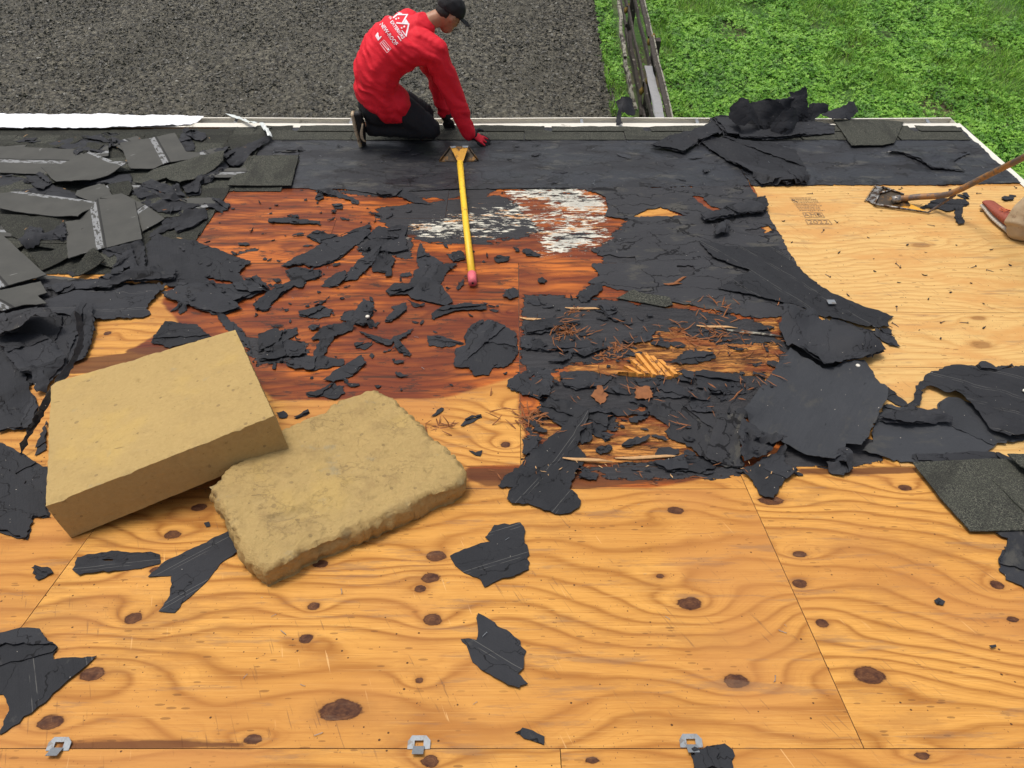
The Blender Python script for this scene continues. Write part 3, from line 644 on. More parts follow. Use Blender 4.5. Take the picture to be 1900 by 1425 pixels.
def solid(name, top, bot, T, mat, parent, attrs, loc=None, edge_mat=None):
    n = len(top); E = np.concatenate([T[:, [0, 1]], T[:, [1, 2]], T[:, [2, 0]]])
    key = E[:, 0]*(n+1)+E[:, 1]; rev = E[:, 1]*(n+1)+E[:, 0]; bd = E[~np.isin(key, rev)]
    if parent is not None:
        L_p = np.array(parent.location); top = top-L_p; bot = bot-L_p; loc = np.zeros(3)
    ids = np.unique(bd); mp = -np.ones(n, int); mp[ids] = np.arange(len(ids)); k = len(ids)
    Vv = np.concatenate([top, bot, top[ids], bot[ids]])
    a = 2*n+mp[bd[:, 0]]; b = 2*n+mp[bd[:, 1]]
    Fs = np.concatenate([np.stack([a, a+k, b+k], 1), np.stack([a, b+k, b], 1)])
    Fa = np.concatenate([T, T[:, ::-1]+n, Fs]); at = {q: np.concatenate([x, x, x[ids], x[ids]]) for q, x in attrs.items()}
    sm = [True]*(2*len(T))+[False]*len(Fs)
    if loc is None: loc = top.mean(0)
    return mk(name, Vv, Fa, mat, parent, loc=loc, smooth=sm, attrs=at)
def clip_half(P, p0, nrm):
    out = []; n = len(P)
    for i in range(n):
        a, b = np.array(P[i]), np.array(P[(i+1) % n]); da, db = (a-p0)@nrm, (b-p0)@nrm
        if da > 0: out.append(tuple(a))
        if da*db < 0: t = da/(da-db); out.append(tuple(a+(b-a)*t))
    return out
cnt = [0]
def curl_map(u, v, h, curls):
    for (p0, p1, rad, amax) in curls:
        p0 = np.array(p0); p1 = np.array(p1); d = (p1-p0)/np.linalg.norm(p1-p0); nr = np.array([-d[1], d[0]])
        s = (u-p0[0])*nr[0]+(v-p0[1])*nr[1]; m = s > 0; th = np.minimum(s/rad, amax); ex = np.maximum(s-amax*rad, 0)
        ns = rad*np.sin(th)+ex*math.cos(amax); nh = rad*(1-np.cos(th))+ex*math.sin(amax)
        u = np.where(m, u+(ns-s)*nr[0], u); v = np.where(m, v+(ns-s)*nr[1], v); h = np.where(m, h+nh, h)
    return u, v, h
def sheet(name, poly, mat, thick=.0018, rag=.006, step=.014, res=None, wav=.004, wf=5., gap=.0015, edge=.004, stripe=None, curls=(), holes=(), lifts=(), stiff=0., parent=None, put=True, flat=False, lines_dir=None):
    cnt[0] += 1; seed = cnt[0]; P = np.array(poly, float)
    if (np.roll(P, -1, 0)[:, 1]+P[:, 1]) @ (np.roll(P, -1, 0)[:, 0]-P[:, 0]) > 0: P = P[::-1]
    size = np.sqrt(np.ptp(P[:, 0])*np.ptp(P[:, 1]))
    if res is None: res = min(.05, max(.013, size/14))
    pr = rag_poly(P, step, rag, seed) if rag else rag_poly(P, .05, 0, seed)
    hl = [rag_poly(hh, step, rag, seed+50+i) for i, hh in enumerate(holes)]
    V2, T = triang(pr, hl, res, seed)
    u, v = V2[:, 0], V2[:, 1]
    hb = hf_get(u, v)
    if stiff:                       # a stiff board bridges what lies under it
        A = np.stack([u, v, np.ones_like(u)], 1); c, *_ = np.linalg.lstsq(A, hb, rcond=None); pl = A@c; pl = pl+max(0, np.percentile(hb-pl, 96)); hb = np.maximum(hb*(1-stiff)+pl*stiff, hb-.004)
    ed = edge_dist(u, v, np.array(pr))
    for hh in hl: ed = np.minimum(ed, edge_dist(u, v, np.array(hh)))
    h = hb+gap+thick+wav*(1+fbm(u*wf+seed, v*wf, seed, 4)*1.6)*np.clip(ed/.03+.35, 0, 1)+edge*np.clip(1-ed/.03, 0, 1)**2*np.clip(.4+fbm(u*9+seed, v*9, seed+9, 2)*2.2, 0, 2)
    wr = fbm(u*wf*3.2+seed, v*wf*1.1, seed+20, 3); h = h+wav*.6*(1-np.abs(wr)*3).clip(0, 1)
    if put: 
        hm = float(np.mean(h)); hf_put(P, lambda a, b: np.maximum(hf_get(a, b), 0)*(1-.4*stiff)+thick+gap+wav*.9)
    for (lx, ly, lr, lh) in lifts: h = h+lh*np.exp(-(((u-lx)/lr)**2+((v-ly)/(lr*.8))**2))
    uu, vv_, hh_ = curl_map(u, v, h, curls)
    top = W(uu, vv_, hh_); 
    if curls:
        nrm = np.zeros_like(top); fn = np.cross(top[T[:, 1]]-top[T[:, 0]], top[T[:, 2]]-top[T[:, 0]])
        for k in range(3): np.add.at(nrm, T[:, k], fn)
        nrm /= np.linalg.norm(nrm, axis=1)[:, None]+1e-12; bot = top-nrm*thick
    else: bot = W(uu, vv_, hh_-thick)
    c0 = P.mean(0)
    if stripe is not None:
        a0, b0 = np.array(stripe[0]), np.array(stripe[1]); d = (b0-a0)/np.linalg.norm(b0-a0); puv = np.stack([(u-a0[0])*d[0]+(v-a0[1])*d[1], -(u-a0[0])*d[1]+(v-a0[1])*d[0], 0*u], 1)
    else:
        i = int(np.argmax(np.linalg.norm(np.roll(P, -1, 0)-P, axis=1))); d = (P[(i+1) % len(P)]-P[i]); d /= np.linalg.norm(d)
        if lines_dir is not None: d = np.array(lines_dir[1])-np.array(lines_dir[0]); d = d/np.linalg.norm(d)
        puv = np.stack([(u-c0[0])*d[0]+(v-c0[1])*d[1], -(u-c0[0])*d[1]+(v-c0[1])*d[0], 0*u], 1)
        if mat is M['shb']: puv[:, 1] += .4
    return solid(name, top, bot, T, mat, parent, {'puv': puv})
def thing(c, pts, mat, label, name='felt_scrap', cat='roofing felt', group=None, stripe=None, curls=(), holes=(), lifts=(), **k):
    P = [uv(*q) for q in pxs(c, pts)]
    st = [uv(*q) for q in pxs(c, stripe)] if stripe else None
    cu = [(uv(*pxs(c, [a])[0]), uv(*pxs(c, [b])[0]), r, R(am)) for a, b, r, am in curls]
    hl = [[uv(*q) for q in pxs(c, h)] for h in holes]
    if mat in (M['shb'], M['shg'], M['shd']):
        k.setdefault('thick', .0045); k.setdefault('rag', .0016); k.setdefault('stiff', .8); k.setdefault('wav', .0035); k.setdefault('wf', 2.5); k.setdefault('edge', .001)
        name = 'roof_shingle' if name == 'felt_scrap' else name; cat = 'shingle' if cat == 'roofing felt' else cat
    lay = k.pop('layers', None); own = sheet(name, P, mat, stripe=st, curls=cu, holes=hl, lifts=[(*uv(*pxs(c, [(a, b)])[0]), r_, h_) for a, b, r_, h_ in lifts], **k)
    if lay is None: lay = 1 if (name == 'felt_scrap' and mat not in (M['felt_line'], M['splint'])) else 0
    A = np.array(P); ctr = A.mean(0); sz = np.ptp(A, axis=0)
    if lay and min(sz) > .05:
        C_ = A-ctr; w_, e_ = np.linalg.eigh(C_.T@C_); ax = e_[:, 1]; rr = np.random.default_rng(cnt[0])
        for q in range(lay if max(sz) < .35 else lay+1):
            th = math.atan2(ax[1], ax[0])+math.pi/2*(rr.random() < .4)+rr.normal()*.35; nr = np.array([-math.sin(th), math.cos(th)])*(1 if q % 2 else -1)
            P2 = clip_half(P, ctr+nr*rr.uniform(-.18, .3)*min(sz), nr); 
            if len(P2) < 3: continue
            A2 = np.array(P2); P2 = [tuple(x) for x in A2+(A2.mean(0)-A2)*.035]
            if np.min(np.ptp(A2, axis=0)) < .03: continue
            k2 = dict(k); k2.update(gap=.0012, wav=.0025, rag=.006, edge=.003); k2.pop('stiff', None)
            sheet('felt_layer', P2, mat, parent=own, thick=.0022, **{a_: b_ for a_, b_ in k2.items() if a_ in ('gap', 'wav', 'rag', 'edge', 'wf')})
    return tag(own, label, cat, group)

# adhered felt along the eave and in the middle
thing('X', [(480,236),(1330,236),(1392,346),(1180,349),(930,352),(850,352),(760,356),(700,362),(640,352),(590,353),(560,350),(470,350)], M['felt_wet'],
      'damp black felt underlayment still stuck down in front of the kneeling worker', 'felt_underlayment', rag=.005, wav=.003, res=.035, edge=.002)
thing('X', [(1325,236),(1790,236),(1893,341),(1700,345),(1560,344),(1450,346),(1393,346)], M['felt_wet'],
      'black felt underlayment stuck down along the right corner of the roof', 'felt_underlayment', rag=.005, wav=.003, res=.035, edge=.002)
thing('X', [(930,352),(965,350),(1050,349),(1085,352),(1122,366),(1128,385),(1122,402),(1165,407),(1160,430),(1135,450),(1096,466),(1122,480),(1178,478),(1180,488),(1098,492),(1113,512),(1090,526),(1180,545),(1250,562),(1330,577),(1400,590),(1460,590),(1502,565),(1487,508),(1440,425),(1392,348),(1180,350)], M['felt_old'],
      'black felt still stuck beside the white rotten patch, with torn orange holes', 'felt_underlayment', rag=.007, wav=.003, res=.03, edge=.003,
      holes=[[(1172,403),(1205,389),(1226,385),(1276,403)], [(1283,366),(1300,366),(1320,385),(1352,391),(1345,397),(1318,390)], [(1256,495),(1290,495),(1290,505),(1275,512),(1262,508)], [(1382,428),(1425,420),(1438,430),(1400,440)], [(1092,478),(1130,473),(1172,482),(1130,486)]])

# shingles still in place: strip along the eave and the field on the left
es = tag(empty('eave_shingle_course', (0, 0, 0)), 'grey starter course of shingles nailed along the gutter', 'shingle course')
va, vb = V(262), V(232)
x = U(380, 250)-.1; k = 0
while x < U_RAKE-.15:
    L = .50+.35*vn(np.array([k*3.3]), np.array([2.]), 4)[0]; x1 = min(x+L, U_RAKE-.04); xr = min(x1+.15, U_RAKE-.04)
    sheet('shingle', [(x+.003, va+.02*(k % 2 == 3)), (x1-.003, va), (x1-.003, V(246)), (x+.003, V(246))], M['shg'], thick=.004, rag=.0008, res=.06, wav=.001, gap=.001, edge=0, parent=es)
    sheet('shingle', [(x+.203, V(247.5)), (xr, V(247.5)), (xr, vb), (x+.203, vb)], M['shg'] if k % 3 else M['shd'], thick=.004, rag=.0008, res=.06, wav=.001, gap=.002, edge=0, parent=es)
    x = x1; k += 1
fs = tag(empty('shingle_field', (0, 0, 0)), 'dark old shingles still nailed down under the rubble on the left', 'shingle field')
uE = -1.79; rowh = .135; vv0 = V(470)
r_ = 0; v_ = V(243)
while v_ > vv0-.12:
    x = -4.45-(r_*.31 % .9)
    right = uE if v_ < V(350) else (-1.42 if v_ < V(300) else U(500, 250))
    while x < right-.03:
        x1 = min(x+.305, right)
        if x1 > -4.4 and x1-x > .05:
            sheet('shingle', [(x+.003, v_-rowh), (x1-.003, v_-rowh), (x1-.003, v_+.03), (x+.003, v_+.03)], M['shd'] if (r_+int(x*9)) % 3 else M['shg'], thick=.004, rag=.0012, res=.08, wav=.0008, gap=.001, edge=.0005, parent=fs)
        x = x1
    v_ -= rowh; r_ += 1

# ================================================================== RUBBLE ON THE LEFT (drawn bottom to top)
f, fl, fo, sb, sg, sk = M['felt'], M['felt_line'], M['felt_old'], M['shb'], M['shg'], M['shd']
T_ = thing
LM = [('the pink handle end', 877, 517), ('the yellow handle', 866, 420), ('the bird shaped flake', 610, 450), ('the back corner of the sawn block', 440, 615), ('the rough slab', 660, 725), ('the white mould patch', 1040, 400), ('the flat granule shingle', 480, 330), ('the upright sheet joint', 962, 620), ('the bright orange chunk', 1205, 690),
      ('the heart shaped felt piece', 985, 715), ('the pointed felt piece', 1040, 830), ('the large square felt piece', 1500, 760), ('the folded dark felt', 1530, 620), ('the printed stamp', 1510, 390), ('the toothed shovel', 1680, 370), ('the red shoe', 1850, 410), ('the diagonal felt piece', 1500, 540), ('the big striped shingle', 200, 430), ('the white plastic sheet', 200, 235), ('the large smooth felt', 360, 490), ('the granule strip', 1200, 555), ('the far right nail head', 1890, 740), ('the upright rectangular flake', 680, 590), ('the damp joint', 1200, 870), ('the black felt edge', 1440, 440)]
LMU = [(n_, *uv(a, b)) for n_, a, b in LM]
def where(base, u, v):
    d = [(math.hypot(u-a, v-b), n_, a, b) for n_, a, b in LMU]; dd, n_, a, b = min(d)
    if dd < .10: return base+' right beside '+n_
    s = ('right of ' if u > a else 'left of ') if abs(u-a) > abs(v-b) else ('behind ' if v > b else 'in front of ')
    return base+(' a little ' if dd < .3 else ' well ')+s+n_

def strips_under(n, poly_px, seed):
    r = np.random.default_rng(seed); P = np.array(X(*poly_px)); lo, hi = P.min(0), P.max(0); k = 0
    while k < n:
        u, v = r.uniform(lo, hi)
        if not inside(np.array([u]), np.array([v]), P)[0]: continue
        L = r.uniform(.30, .60); w_ = r.uniform(.12, .21); th = r.uniform(-.9, .9); c, s_ = math.cos(th), math.sin(th); cut = r.uniform(0, .3)*L
        q = [(-L/2, -w_/2), (L/2-cut, -w_/2), (L/2, w_*.1), (L/2-cut*.3, w_/2), (-L/2, w_/2)]; q = [(u+a*c-b*s_, v+a*s_+b*c) for a, b in q]
        m_ = (sb, sb, sg, sk)[k % 4]; st = (q[0], q[1]) if m_ is sb else None
        if st: st = ((q[0][0]-s_*w_*.4, q[0][1]+c*w_*.4), (q[1][0]-s_*w_*.4, q[1][1]+c*w_*.4))
        kind = 'grey backed' if m_ is sb else 'granule faced' if m_ is sg else 'dark granule'
        tag(sheet('roof_shingle', q, m_, thick=.004, rag=.0016, stiff=.75, wav=.004, wf=2.5, edge=.001, gap=.006, stripe=st), where(kind+' shingle strip in the heap', u, v), 'shingle', 'shingle strips in the heap on the left'); k += 1
strips_under(22, [(-60,262),(420,262),(380,350),(330,440),(150,560),(-60,570)], 71)
T_('A', [(-40,1190),(300,1170),(700,1165),(960,1195),(985,1270),(900,1330),(860,1380),(600,1405),(330,1415),(-40,1440)], fo, 'dark base felt lying under the wide chalk lined sheet', wav=.003)
T_('E', [(-40,120),(330,140),(540,130),(590,200),(585,300),(520,380),(440,470),(280,560),(-40,700)], f, 'dark felt base under the curled roll at the far left', wav=.004)
T_('A', [(-40,500),(150,528),(340,575),(480,620),(590,660),(580,700),(160,645),(0,640)], f, 'dark felt strip wedged between shingle strips at the left edge')
T_('A', [(0,345),(480,365),(560,400),(420,465),(300,508),(0,497)], sb, 'long grey shingle strip with a dashed white line, near the left edge', stripe=[(0,432),(440,440)])
T_('A', [(1140,262),(1165,240),(1225,300),(1225,350),(1170,360),(1135,310)], f, 'small felt scrap tucked under the round scrap near the white sheet')
T_('A', [(1165,245),(1215,225),(1290,240),(1307,268),(1270,290),(1190,278)], f, 'small rounded felt scrap near the end of the white sheet', wav=.008)
T_('A', [(290,325),(400,302),(500,295),(560,275),(640,255),(680,290),(712,325),(690,365),(650,388),(540,375),(490,402),(480,365),(380,350),(300,358)], f, 'flat felt scrap with a torn lower edge, just below the white sheet', wav=.007)
T_('A', [(650,262),(740,250),(770,258),(712,275)], f, 'thin felt sliver beside the flat scrap under the white sheet')
T_('A', [(710,290),(760,300),(815,315),(790,328),(720,335)], f, 'small felt tongue pointing at the striped grey shingle')
T_('A', [(770,330),(1110,255),(1180,372),(1265,380),(1270,412),(1060,442),(980,482),(830,486)], sb, 'grey shingle lying face down with a white dashed stripe across it, below the white sheet', stripe=[(965,285),(1050,440)])
T_('A', [(500,620),(660,565),(735,665),(650,660),(600,692),(490,655)], sb, 'small grey shingle piece beneath the folded shingle')
T_('A', [(500,560),(700,500),(830,500),(850,570),(720,585),(640,575)], f, 'dark felt under the folded shingle')
T_('A', [(690,590),(830,570),(850,600),(820,640),(720,640)], sk, 'small dark shingle scrap covered in chips')
T_('A', [(292,512),(440,450),(580,388),(660,420),(760,462),(832,480),(720,525),(600,572),(480,600),(380,585)], sb, 'folded grey shingle with a raised curved front edge', stripe=[(585,392),(745,465)], lifts=[(480,600,.12,.035),(300,515,.10,.03),(800,480,.10,.03)], stiff=.9, gap=.01)
T_('A', [(850,572),(980,490),(1290,408),(1440,428),(1425,470),(1150,602),(1060,545),(930,588)], sg, 'bent shingle with grey green granules facing up', gap=.012, lifts=[(1430,440,.12,.06),(1150,600,.10,.03)])
T_('A', [(1155,600),(1300,520),(1440,440),(1446,470),(1350,540),(1270,562),(1260,625),(1180,628)], f, 'dark felt flap under the bent granule shingle')
T_('A', [(170,535),(270,512),(352,575),(290,612),(240,605)], f, 'small felt scrap left of the folded grey shingle', wav=.008)
T_('A', [(20,830),(0,900),(0,760),(180,770),(420,820),(440,960),(200,960),(60,900)], sk, 'dark granule shingle lying under the rubble by the left edge', name='roof_shingle')
T_('A', [(0,655),(170,640),(620,700),(600,742),(520,820),(300,785),(0,740)], sb, 'long narrow shingle strip with white dashes running to the middle of the pile', stripe=[(170,648),(610,700)], gap=.008, lifts=[(520,810,.12,.03),(0,700,.15,.02)])
T_('A', [(640,662),(780,640),(930,720),(1048,800),(905,870),(870,760),(860,695)], sb, 'grey shingle with a short white dash, right of the big striped one', stripe=[(870,765),(945,722)])
T_('A', [(430,830),(520,820),(612,722),(635,682),(862,690),(912,935),(650,1000),(450,1058)], sb, 'big grey shingle lying face down with a bold white stripe down its middle', stripe=[(605,720),(650,1000)], gap=.012)
T_('A', [(840,630),(960,565),(1140,600),(1182,662),(1000,657),(900,682)], f, 'dark felt piece above the curled scrap at the edge of the pile', wav=.012)
T_('A', [(900,700),(1000,655),(1110,662),(1040,712),(975,748)], f, 'black curled felt underside beside the red plywood', wav=.010)
T_('A', [(975,748),(1110,670),(1190,690),(1278,710),(1190,746),(1080,768),(1020,762)], f, 'narrow felt scrap next to the top left corner of the red plywood', wav=.008)
T_('A', [(1280,690),(1310,655),(1452,682),(1438,717),(1380,727),(1310,712)], f, 'small felt scrap reaching over the corner of the red plywood')
T_('A', [(935,912),(1050,800),(1180,750),(1300,725),(1312,782),(1225,832),(1120,872),(1100,840),(1000,882)], f, 'felt scrap with a scalloped edge above the large smooth felt', wav=.008)
T_('A', [(1390,400),(1500,345),(1600,310),(1690,268),(1716,285),(1640,340),(1590,382),(1560,432),(1460,466),(1420,430)], f, 'long tapering felt strip under the clear plastic strip', wav=.007, gap=.01)
T_('A', [(1350,365),(1420,328),(1462,350),(1430,397),(1370,390)], f, 'small felt scrap left of the tapering felt strip')
T_('A', [(1440,562),(1500,490),(1600,392),(1885,384),(1838,578),(1600,580),(1442,580)], sg, 'flat granule shingle at the corner of the damp felt', name='roof_shingle')
T_('A', [(1730,335),(1880,330),(1885,384),(1725,384)], M['felt_wet'], 'damp felt flap above the flat granule shingle')
T_('A', [(170,930),(210,858),(290,875),(302,912),(440,850),(442,942),(280,940),(262,972),(180,985),(140,950)], f, 'black felt blob curling up beside the big striped shingle', wav=.018)
T_('A', [(270,1110),(450,1045),(440,970),(330,1000),(200,1002)], sk, 'dark shingle sliver left of the curled small shingle')
T_('A', [(0,884),(325,1182),(50,1278),(0,1290)], sb, 'large plain grey shingle pointing right at the left edge', stripe=[(0,1215),(50,1275)], gap=.02)
T_('A', [(660,1005),(850,960),(905,945),(760,1050),(730,1020),(700,1037)], f, 'thin felt strip below the big striped shingle')
T_('A', [(930,950),(1000,890),(1110,910),(1250,920),(1400,980),(1582,1045),(1500,1120),(1562,1187),(1400,1162),(1290,1140),(1342,1187),(1220,1217),(1060,1200),(1030,1180),(940,1110)], f, 'large smooth felt piece reaching onto the red plywood', wav=.005, gap=.006, layers=0)
T_('A', [(470,1172),(520,1080),(620,1020),(652,1050),(682,1070),(560,1132)], sk, 'small curled shingle scrap below the big striped shingle', gap=.01, lifts=[(640,1040,.07,.04)])
T_('A', [(670,1167),(760,1050),(905,945),(932,1000),(930,1110),(962,1137),(700,1167)], f, 'triangular felt piece pointing up under the big striped shingle', wav=.004)
T_('A', [(1020,1250),(1200,1210),(1330,1188),(1500,1200),(1662,1237),(1480,1307),(1532,1342),(1400,1380),(1280,1357),(1180,1320),(1040,1272)], f, 'layered ragged felt lying below the large smooth felt', wav=.012)
T_('A', [(1560,1168),(1615,1125),(1702,1222),(1600,1252),(1500,1240),(1470,1190)], f, 'pointed felt scrap right of the large smooth felt')
T_('A', [(280,1330),(480,1260),(720,1250),(900,1180),(1062,1200),(990,1270),(920,1342),(950,1372),(900,1397),(600,1412),(330,1400)], fl, 'wide felt sheet with fine chalk lines above the sandy blocks', gap=.006)
T_('A', [(50,1292),(290,1225),(327,1290),(270,1312),(327,1362),(190,1377),(60,1417),(0,1425),(0,1290)], sb, 'grey shingle with a torn right end, below the large plain one', stripe=[(0,1370),(60,1400)], gap=.012)
T_('A', [(310,1252),(320,1230),(640,1180),(930,1140),(1137,1122),(1110,1177),(850,1197),(720,1222),(716,1252),(560,1247)], f, 'long narrow felt strip lying across the rubble', gap=.01, wav=.004)
T_('A', [(355,1245),(440,1215),(495,1240),(450,1275),(375,1285)], f, 'small crumpled felt scrap on the wide chalk lined sheet')
# curled felt at the far left
T_('E', [(540,130),(600,130),(612,260),(585,330),(548,430),(450,470),(430,330),(480,200)], f, 'felt flap hanging at the right end of the curled roll', gap=.01)
T_('E', [(0,398),(90,395),(160,520),(252,740),(190,882),(60,885),(0,905)], f, 'smooth grey felt lobe at the far left, left of the sawn block', wav=.012)
T_('E', [(0,352),(40,300),(280,305),(330,330),(450,470),(300,620),(240,655),(235,560),(150,560),(60,420)], f, 'felt piece with a white scored line under the curled roll', wav=.010, gap=.012)
T_('E', [(0,350),(0,225),(60,205),(280,183),(400,238),(420,262),(300,292),(190,347),(60,382),(0,368)], fo, 'curled felt with an arched right edge at the far left', gap=.03, lifts=[(300,280,.14,.07)])
T_('E', [(222,1042),(240,960),(302,828),(297,1002),(240,1037)], f, 'black felt sliver against the left side of the sawn block')
T_('X', [(-60,818),(0,824),(40,843),(90,870),(88,940),(94,962),(64,962),(51,1004),(0,990),(-60,985)], f, 'felt piece left of the sawn block with an orange tear in it', rag=.004, holes=[[(0,878),(20,888),(44,893),(28,898),(0,892)]])
T_('E', [(235,560),(300,545),(330,600),(300,650),(245,662)], f, 'black scrap in the shade of the curled felt')

# ================================================================== FLAKES ON THE RED PLYWOOD
small = [
 ('B', [(440,595),(520,590),(640,598),(745,610),(752,630),(640,627),(450,617)], 'slim horizontal felt flake near the top of the red plywood'),
 ('B', [(1000,700),(1085,638),(1150,650),(1190,635),(1262,642),(1240,700),(1262,780),(1175,800),(1100,792),(950,775),(1040,720)], 'broken felt patch just left of the yellow handle'),
 ('B', [(880,952),(960,850),(1040,790),(1102,760),(1090,800),(1050,862),(960,952),(890,962)], 'slanting felt flake right under the broken patch'),
 ('B', [(745,987),(790,938),(890,898),(902,930),(870,972),(810,997)], 'felt flake ending the slanting row on the red plywood'),
 ('B', [(1090,812),(1048,900),(1130,912),(1135,937),(1162,932),(1160,882),(1182,830),(1130,800)], 'boot shaped felt flake under the broken patch'),
 ('B', [(345,1100),(420,1040),(500,995),(570,960),(538,900),(600,880),(752,898),(740,942),(660,962),(640,1002),(590,990),(530,1030),(470,1082),(430,1135),(400,1137),(360,1122)], 'long diagonal felt flake with a forked upper end'),
 ('B', [(510,870),(600,820),(700,768),(752,738),(662,700),(720,666),(790,690),(870,700),(960,655),(1037,630),(1040,682),(970,740),(900,792),(850,832),(760,865),(700,882),(640,862),(560,882)], 'biggest felt flake on the red plywood, shaped like a bird'),
 ('B', [(1310,822),(1330,740),(1362,800),(1420,822),(1492,882),(1420,887),(1362,912),(1320,872)], 'star shaped felt flake beside the yellow handle'),
 ('B', [(1480,800),(1570,784),(1592,832),(1520,847)], 'small felt flake touching the yellow handle on its left'),
 ('B', [(1290,905),(1400,880),(1552,858),(1480,912),(1440,990),(1300,945)], 'felt flake above the ribbed one left of the pink handle end'),
 ('B', [(1125,1022),(1180,973),(1262,982),(1300,940),(1440,980),(1480,1030),(1522,1082),(1490,1107),(1400,1090),(1290,1067),(1250,1040),(1150,1047)], 'ribbed felt flake left of the pink handle end'),
 ('B', [(1395,1160),(1440,1125),(1560,1098),(1722,1098),(1727,1132),(1560,1137),(1420,1177),(1410,1190)], 'finger shaped felt flake below the pink handle end'),
 ('B', [(1120,1197),(1180,1130),(1158,1110),(1247,1083),(1252,1130),(1202,1172),(1150,1202)], 'hook shaped felt flake in the middle of the red plywood'),
 ('B', [(612,1140),(760,1108),(822,1130),(800,1167),(730,1182),(620,1162)], 'oblong felt flake left of the upright rectangular one'),
 ('B', [(705,1102),(800,1048),(772,1082),(722,1107)], 'tiny pointed felt flake above the oblong one'),
 ('B', [(855,1190),(880,1150),(950,1130),(990,1060),(1060,1080),(1050,1150),(1000,1230),(900,1200)], 'ragged felt bits behind the upright rectangular flake'),
 ('B', [(940,1172),(960,1105),(1020,1105),(1032,1200),(1000,1232),(930,1212)], 'upright rectangular felt flake with a nail head at its corner'),
 ('B', [(688,1302),(760,1228),(880,1208),(950,1228),(900,1262),(780,1302),(700,1312)], 'felt flake left of the crossed strips'),
 ('B', [(700,1392),(740,1310),(820,1268),(882,1258),(800,1322),(762,1397),(720,1407)], 'curved felt flake like a boomerang left of the rough slab'),
 ('B', [(970,1258),(1060,1282),(1150,1312),(1190,1288),(1292,1238),(1272,1267),(1200,1312),(1140,1342),(1060,1312)], 'thin crossed felt strips in the lower red area'),
 ('B', [(1168,1322),(1200,1308),(1282,1390),(1272,1407),(1200,1372)], 'comma shaped felt flake below the crossed strips'),
 ('B', [(940,1330),(1060,1318),(1002,1362),(950,1352)], 'small wedge felt flake under the crossed strips'),
 ('F', [(1140,312),(1250,315),(1392,360),(1250,387),(1150,372)], 'flat felt flake with a white rim in the lower right of the red area'),
 ('B', [(1250,1073),(1342,1102),(1300,1112)], 'tiny wedge felt flake beneath the ribbed one'),
 ('B', [(1540,1002),(1580,948),(1587,982),(1550,1012)], 'narrow felt chip just left of the pink handle end'),
 ('B', [(808,510),(870,508),(872,537),(820,532)], 'squarish felt chip near the top of the red plywood'),
 ('B', [(808,540),(837,538),(830,562),(806,558)], 'round felt chip under the squarish one'),
 ('B', [(715,470),(745,440),(765,470),(730,490)], 'felt chip hanging from the edge of the damp felt'),
 ('B', [(720,430),(800,420),(930,470),(970,495),(960,510),(870,470),(760,455)], 'ragged felt tongue at the edge of the damp felt'),
 ('B', [(1070,445),(1240,425),(1310,460),(1400,510),(1300,500),(1200,462),(1100,465)], 'splintered felt tongue above the white mould patch'),
 ('F', [(180,492),(260,458),(460,453),(582,475),(562,512),(420,532),(360,547),(210,522)], 'wavy felt flake above the rough slab'),
 ('F', [(438,612),(530,540),(600,510),(702,443),(732,500),(640,582),(570,612),(510,632)], 'leaf shaped felt flake slanting up above the rough slab'),
 ('F', [(318,702),(420,680),(500,640),(582,648),(582,702),(510,742),(440,717),(370,722)], 'crumpled felt flake touching the back corner of the rough slab'),
 ('F', [(750,440),(766,424),(787,440),(770,462)], 'round felt dot in the lower red area'),
 ('F', [(920,480),(1000,478),(980,495),(930,498)], 'faint small felt flake right of the leaf shaped one'),
 ('F', [(1398,372),(1390,320),(1442,240),(1500,208),(1532,240),(1440,352),(1410,377)], 'felt flake leaning on the large flat patch by the sheet joint'),
 ('F', [(1330,522),(1335,400),(1400,388),(1420,340),(1520,240),(1600,215),(1742,290),(1752,440),(1690,512),(1580,532),(1562,577),(1460,582),(1430,530)], 'large flat felt patch on the left of the upright sheet joint'),
 ('F', [(340,250),(380,235),(420,245),(415,268),(370,275)], 'small round felt flake left of the crossed strips'),
 ('E', [(955,330),(1040,200),(1140,212),(1240,218),(1335,290),(1210,330),(1100,352),(1072,367),(1000,340)], 'felt flake behind the far edge of the sawn block'),
 ('E', [(1370,168),(1425,170),(1510,235),(1562,310),(1590,400),(1540,330),(1440,260)], 'felt flake at the back right corner of the sawn block'),
 ('F', [(0,300),(40,290),(100,265),(150,285),(262,253),(266,300),(200,332),(60,400),(0,420)], 'fan shaped felt flake right of the sawn block corner'),
 ('F', [(0,480),(60,420),(200,338),(312,370),(332,430),(280,467),(190,450),(120,472)], 'rounded felt flake right of the sawn block'),
]
for c, pts, lab in small: T_(c, pts, f, lab, wav=.004, rag=.0055, step=.010, gap=.001, edge=.005)
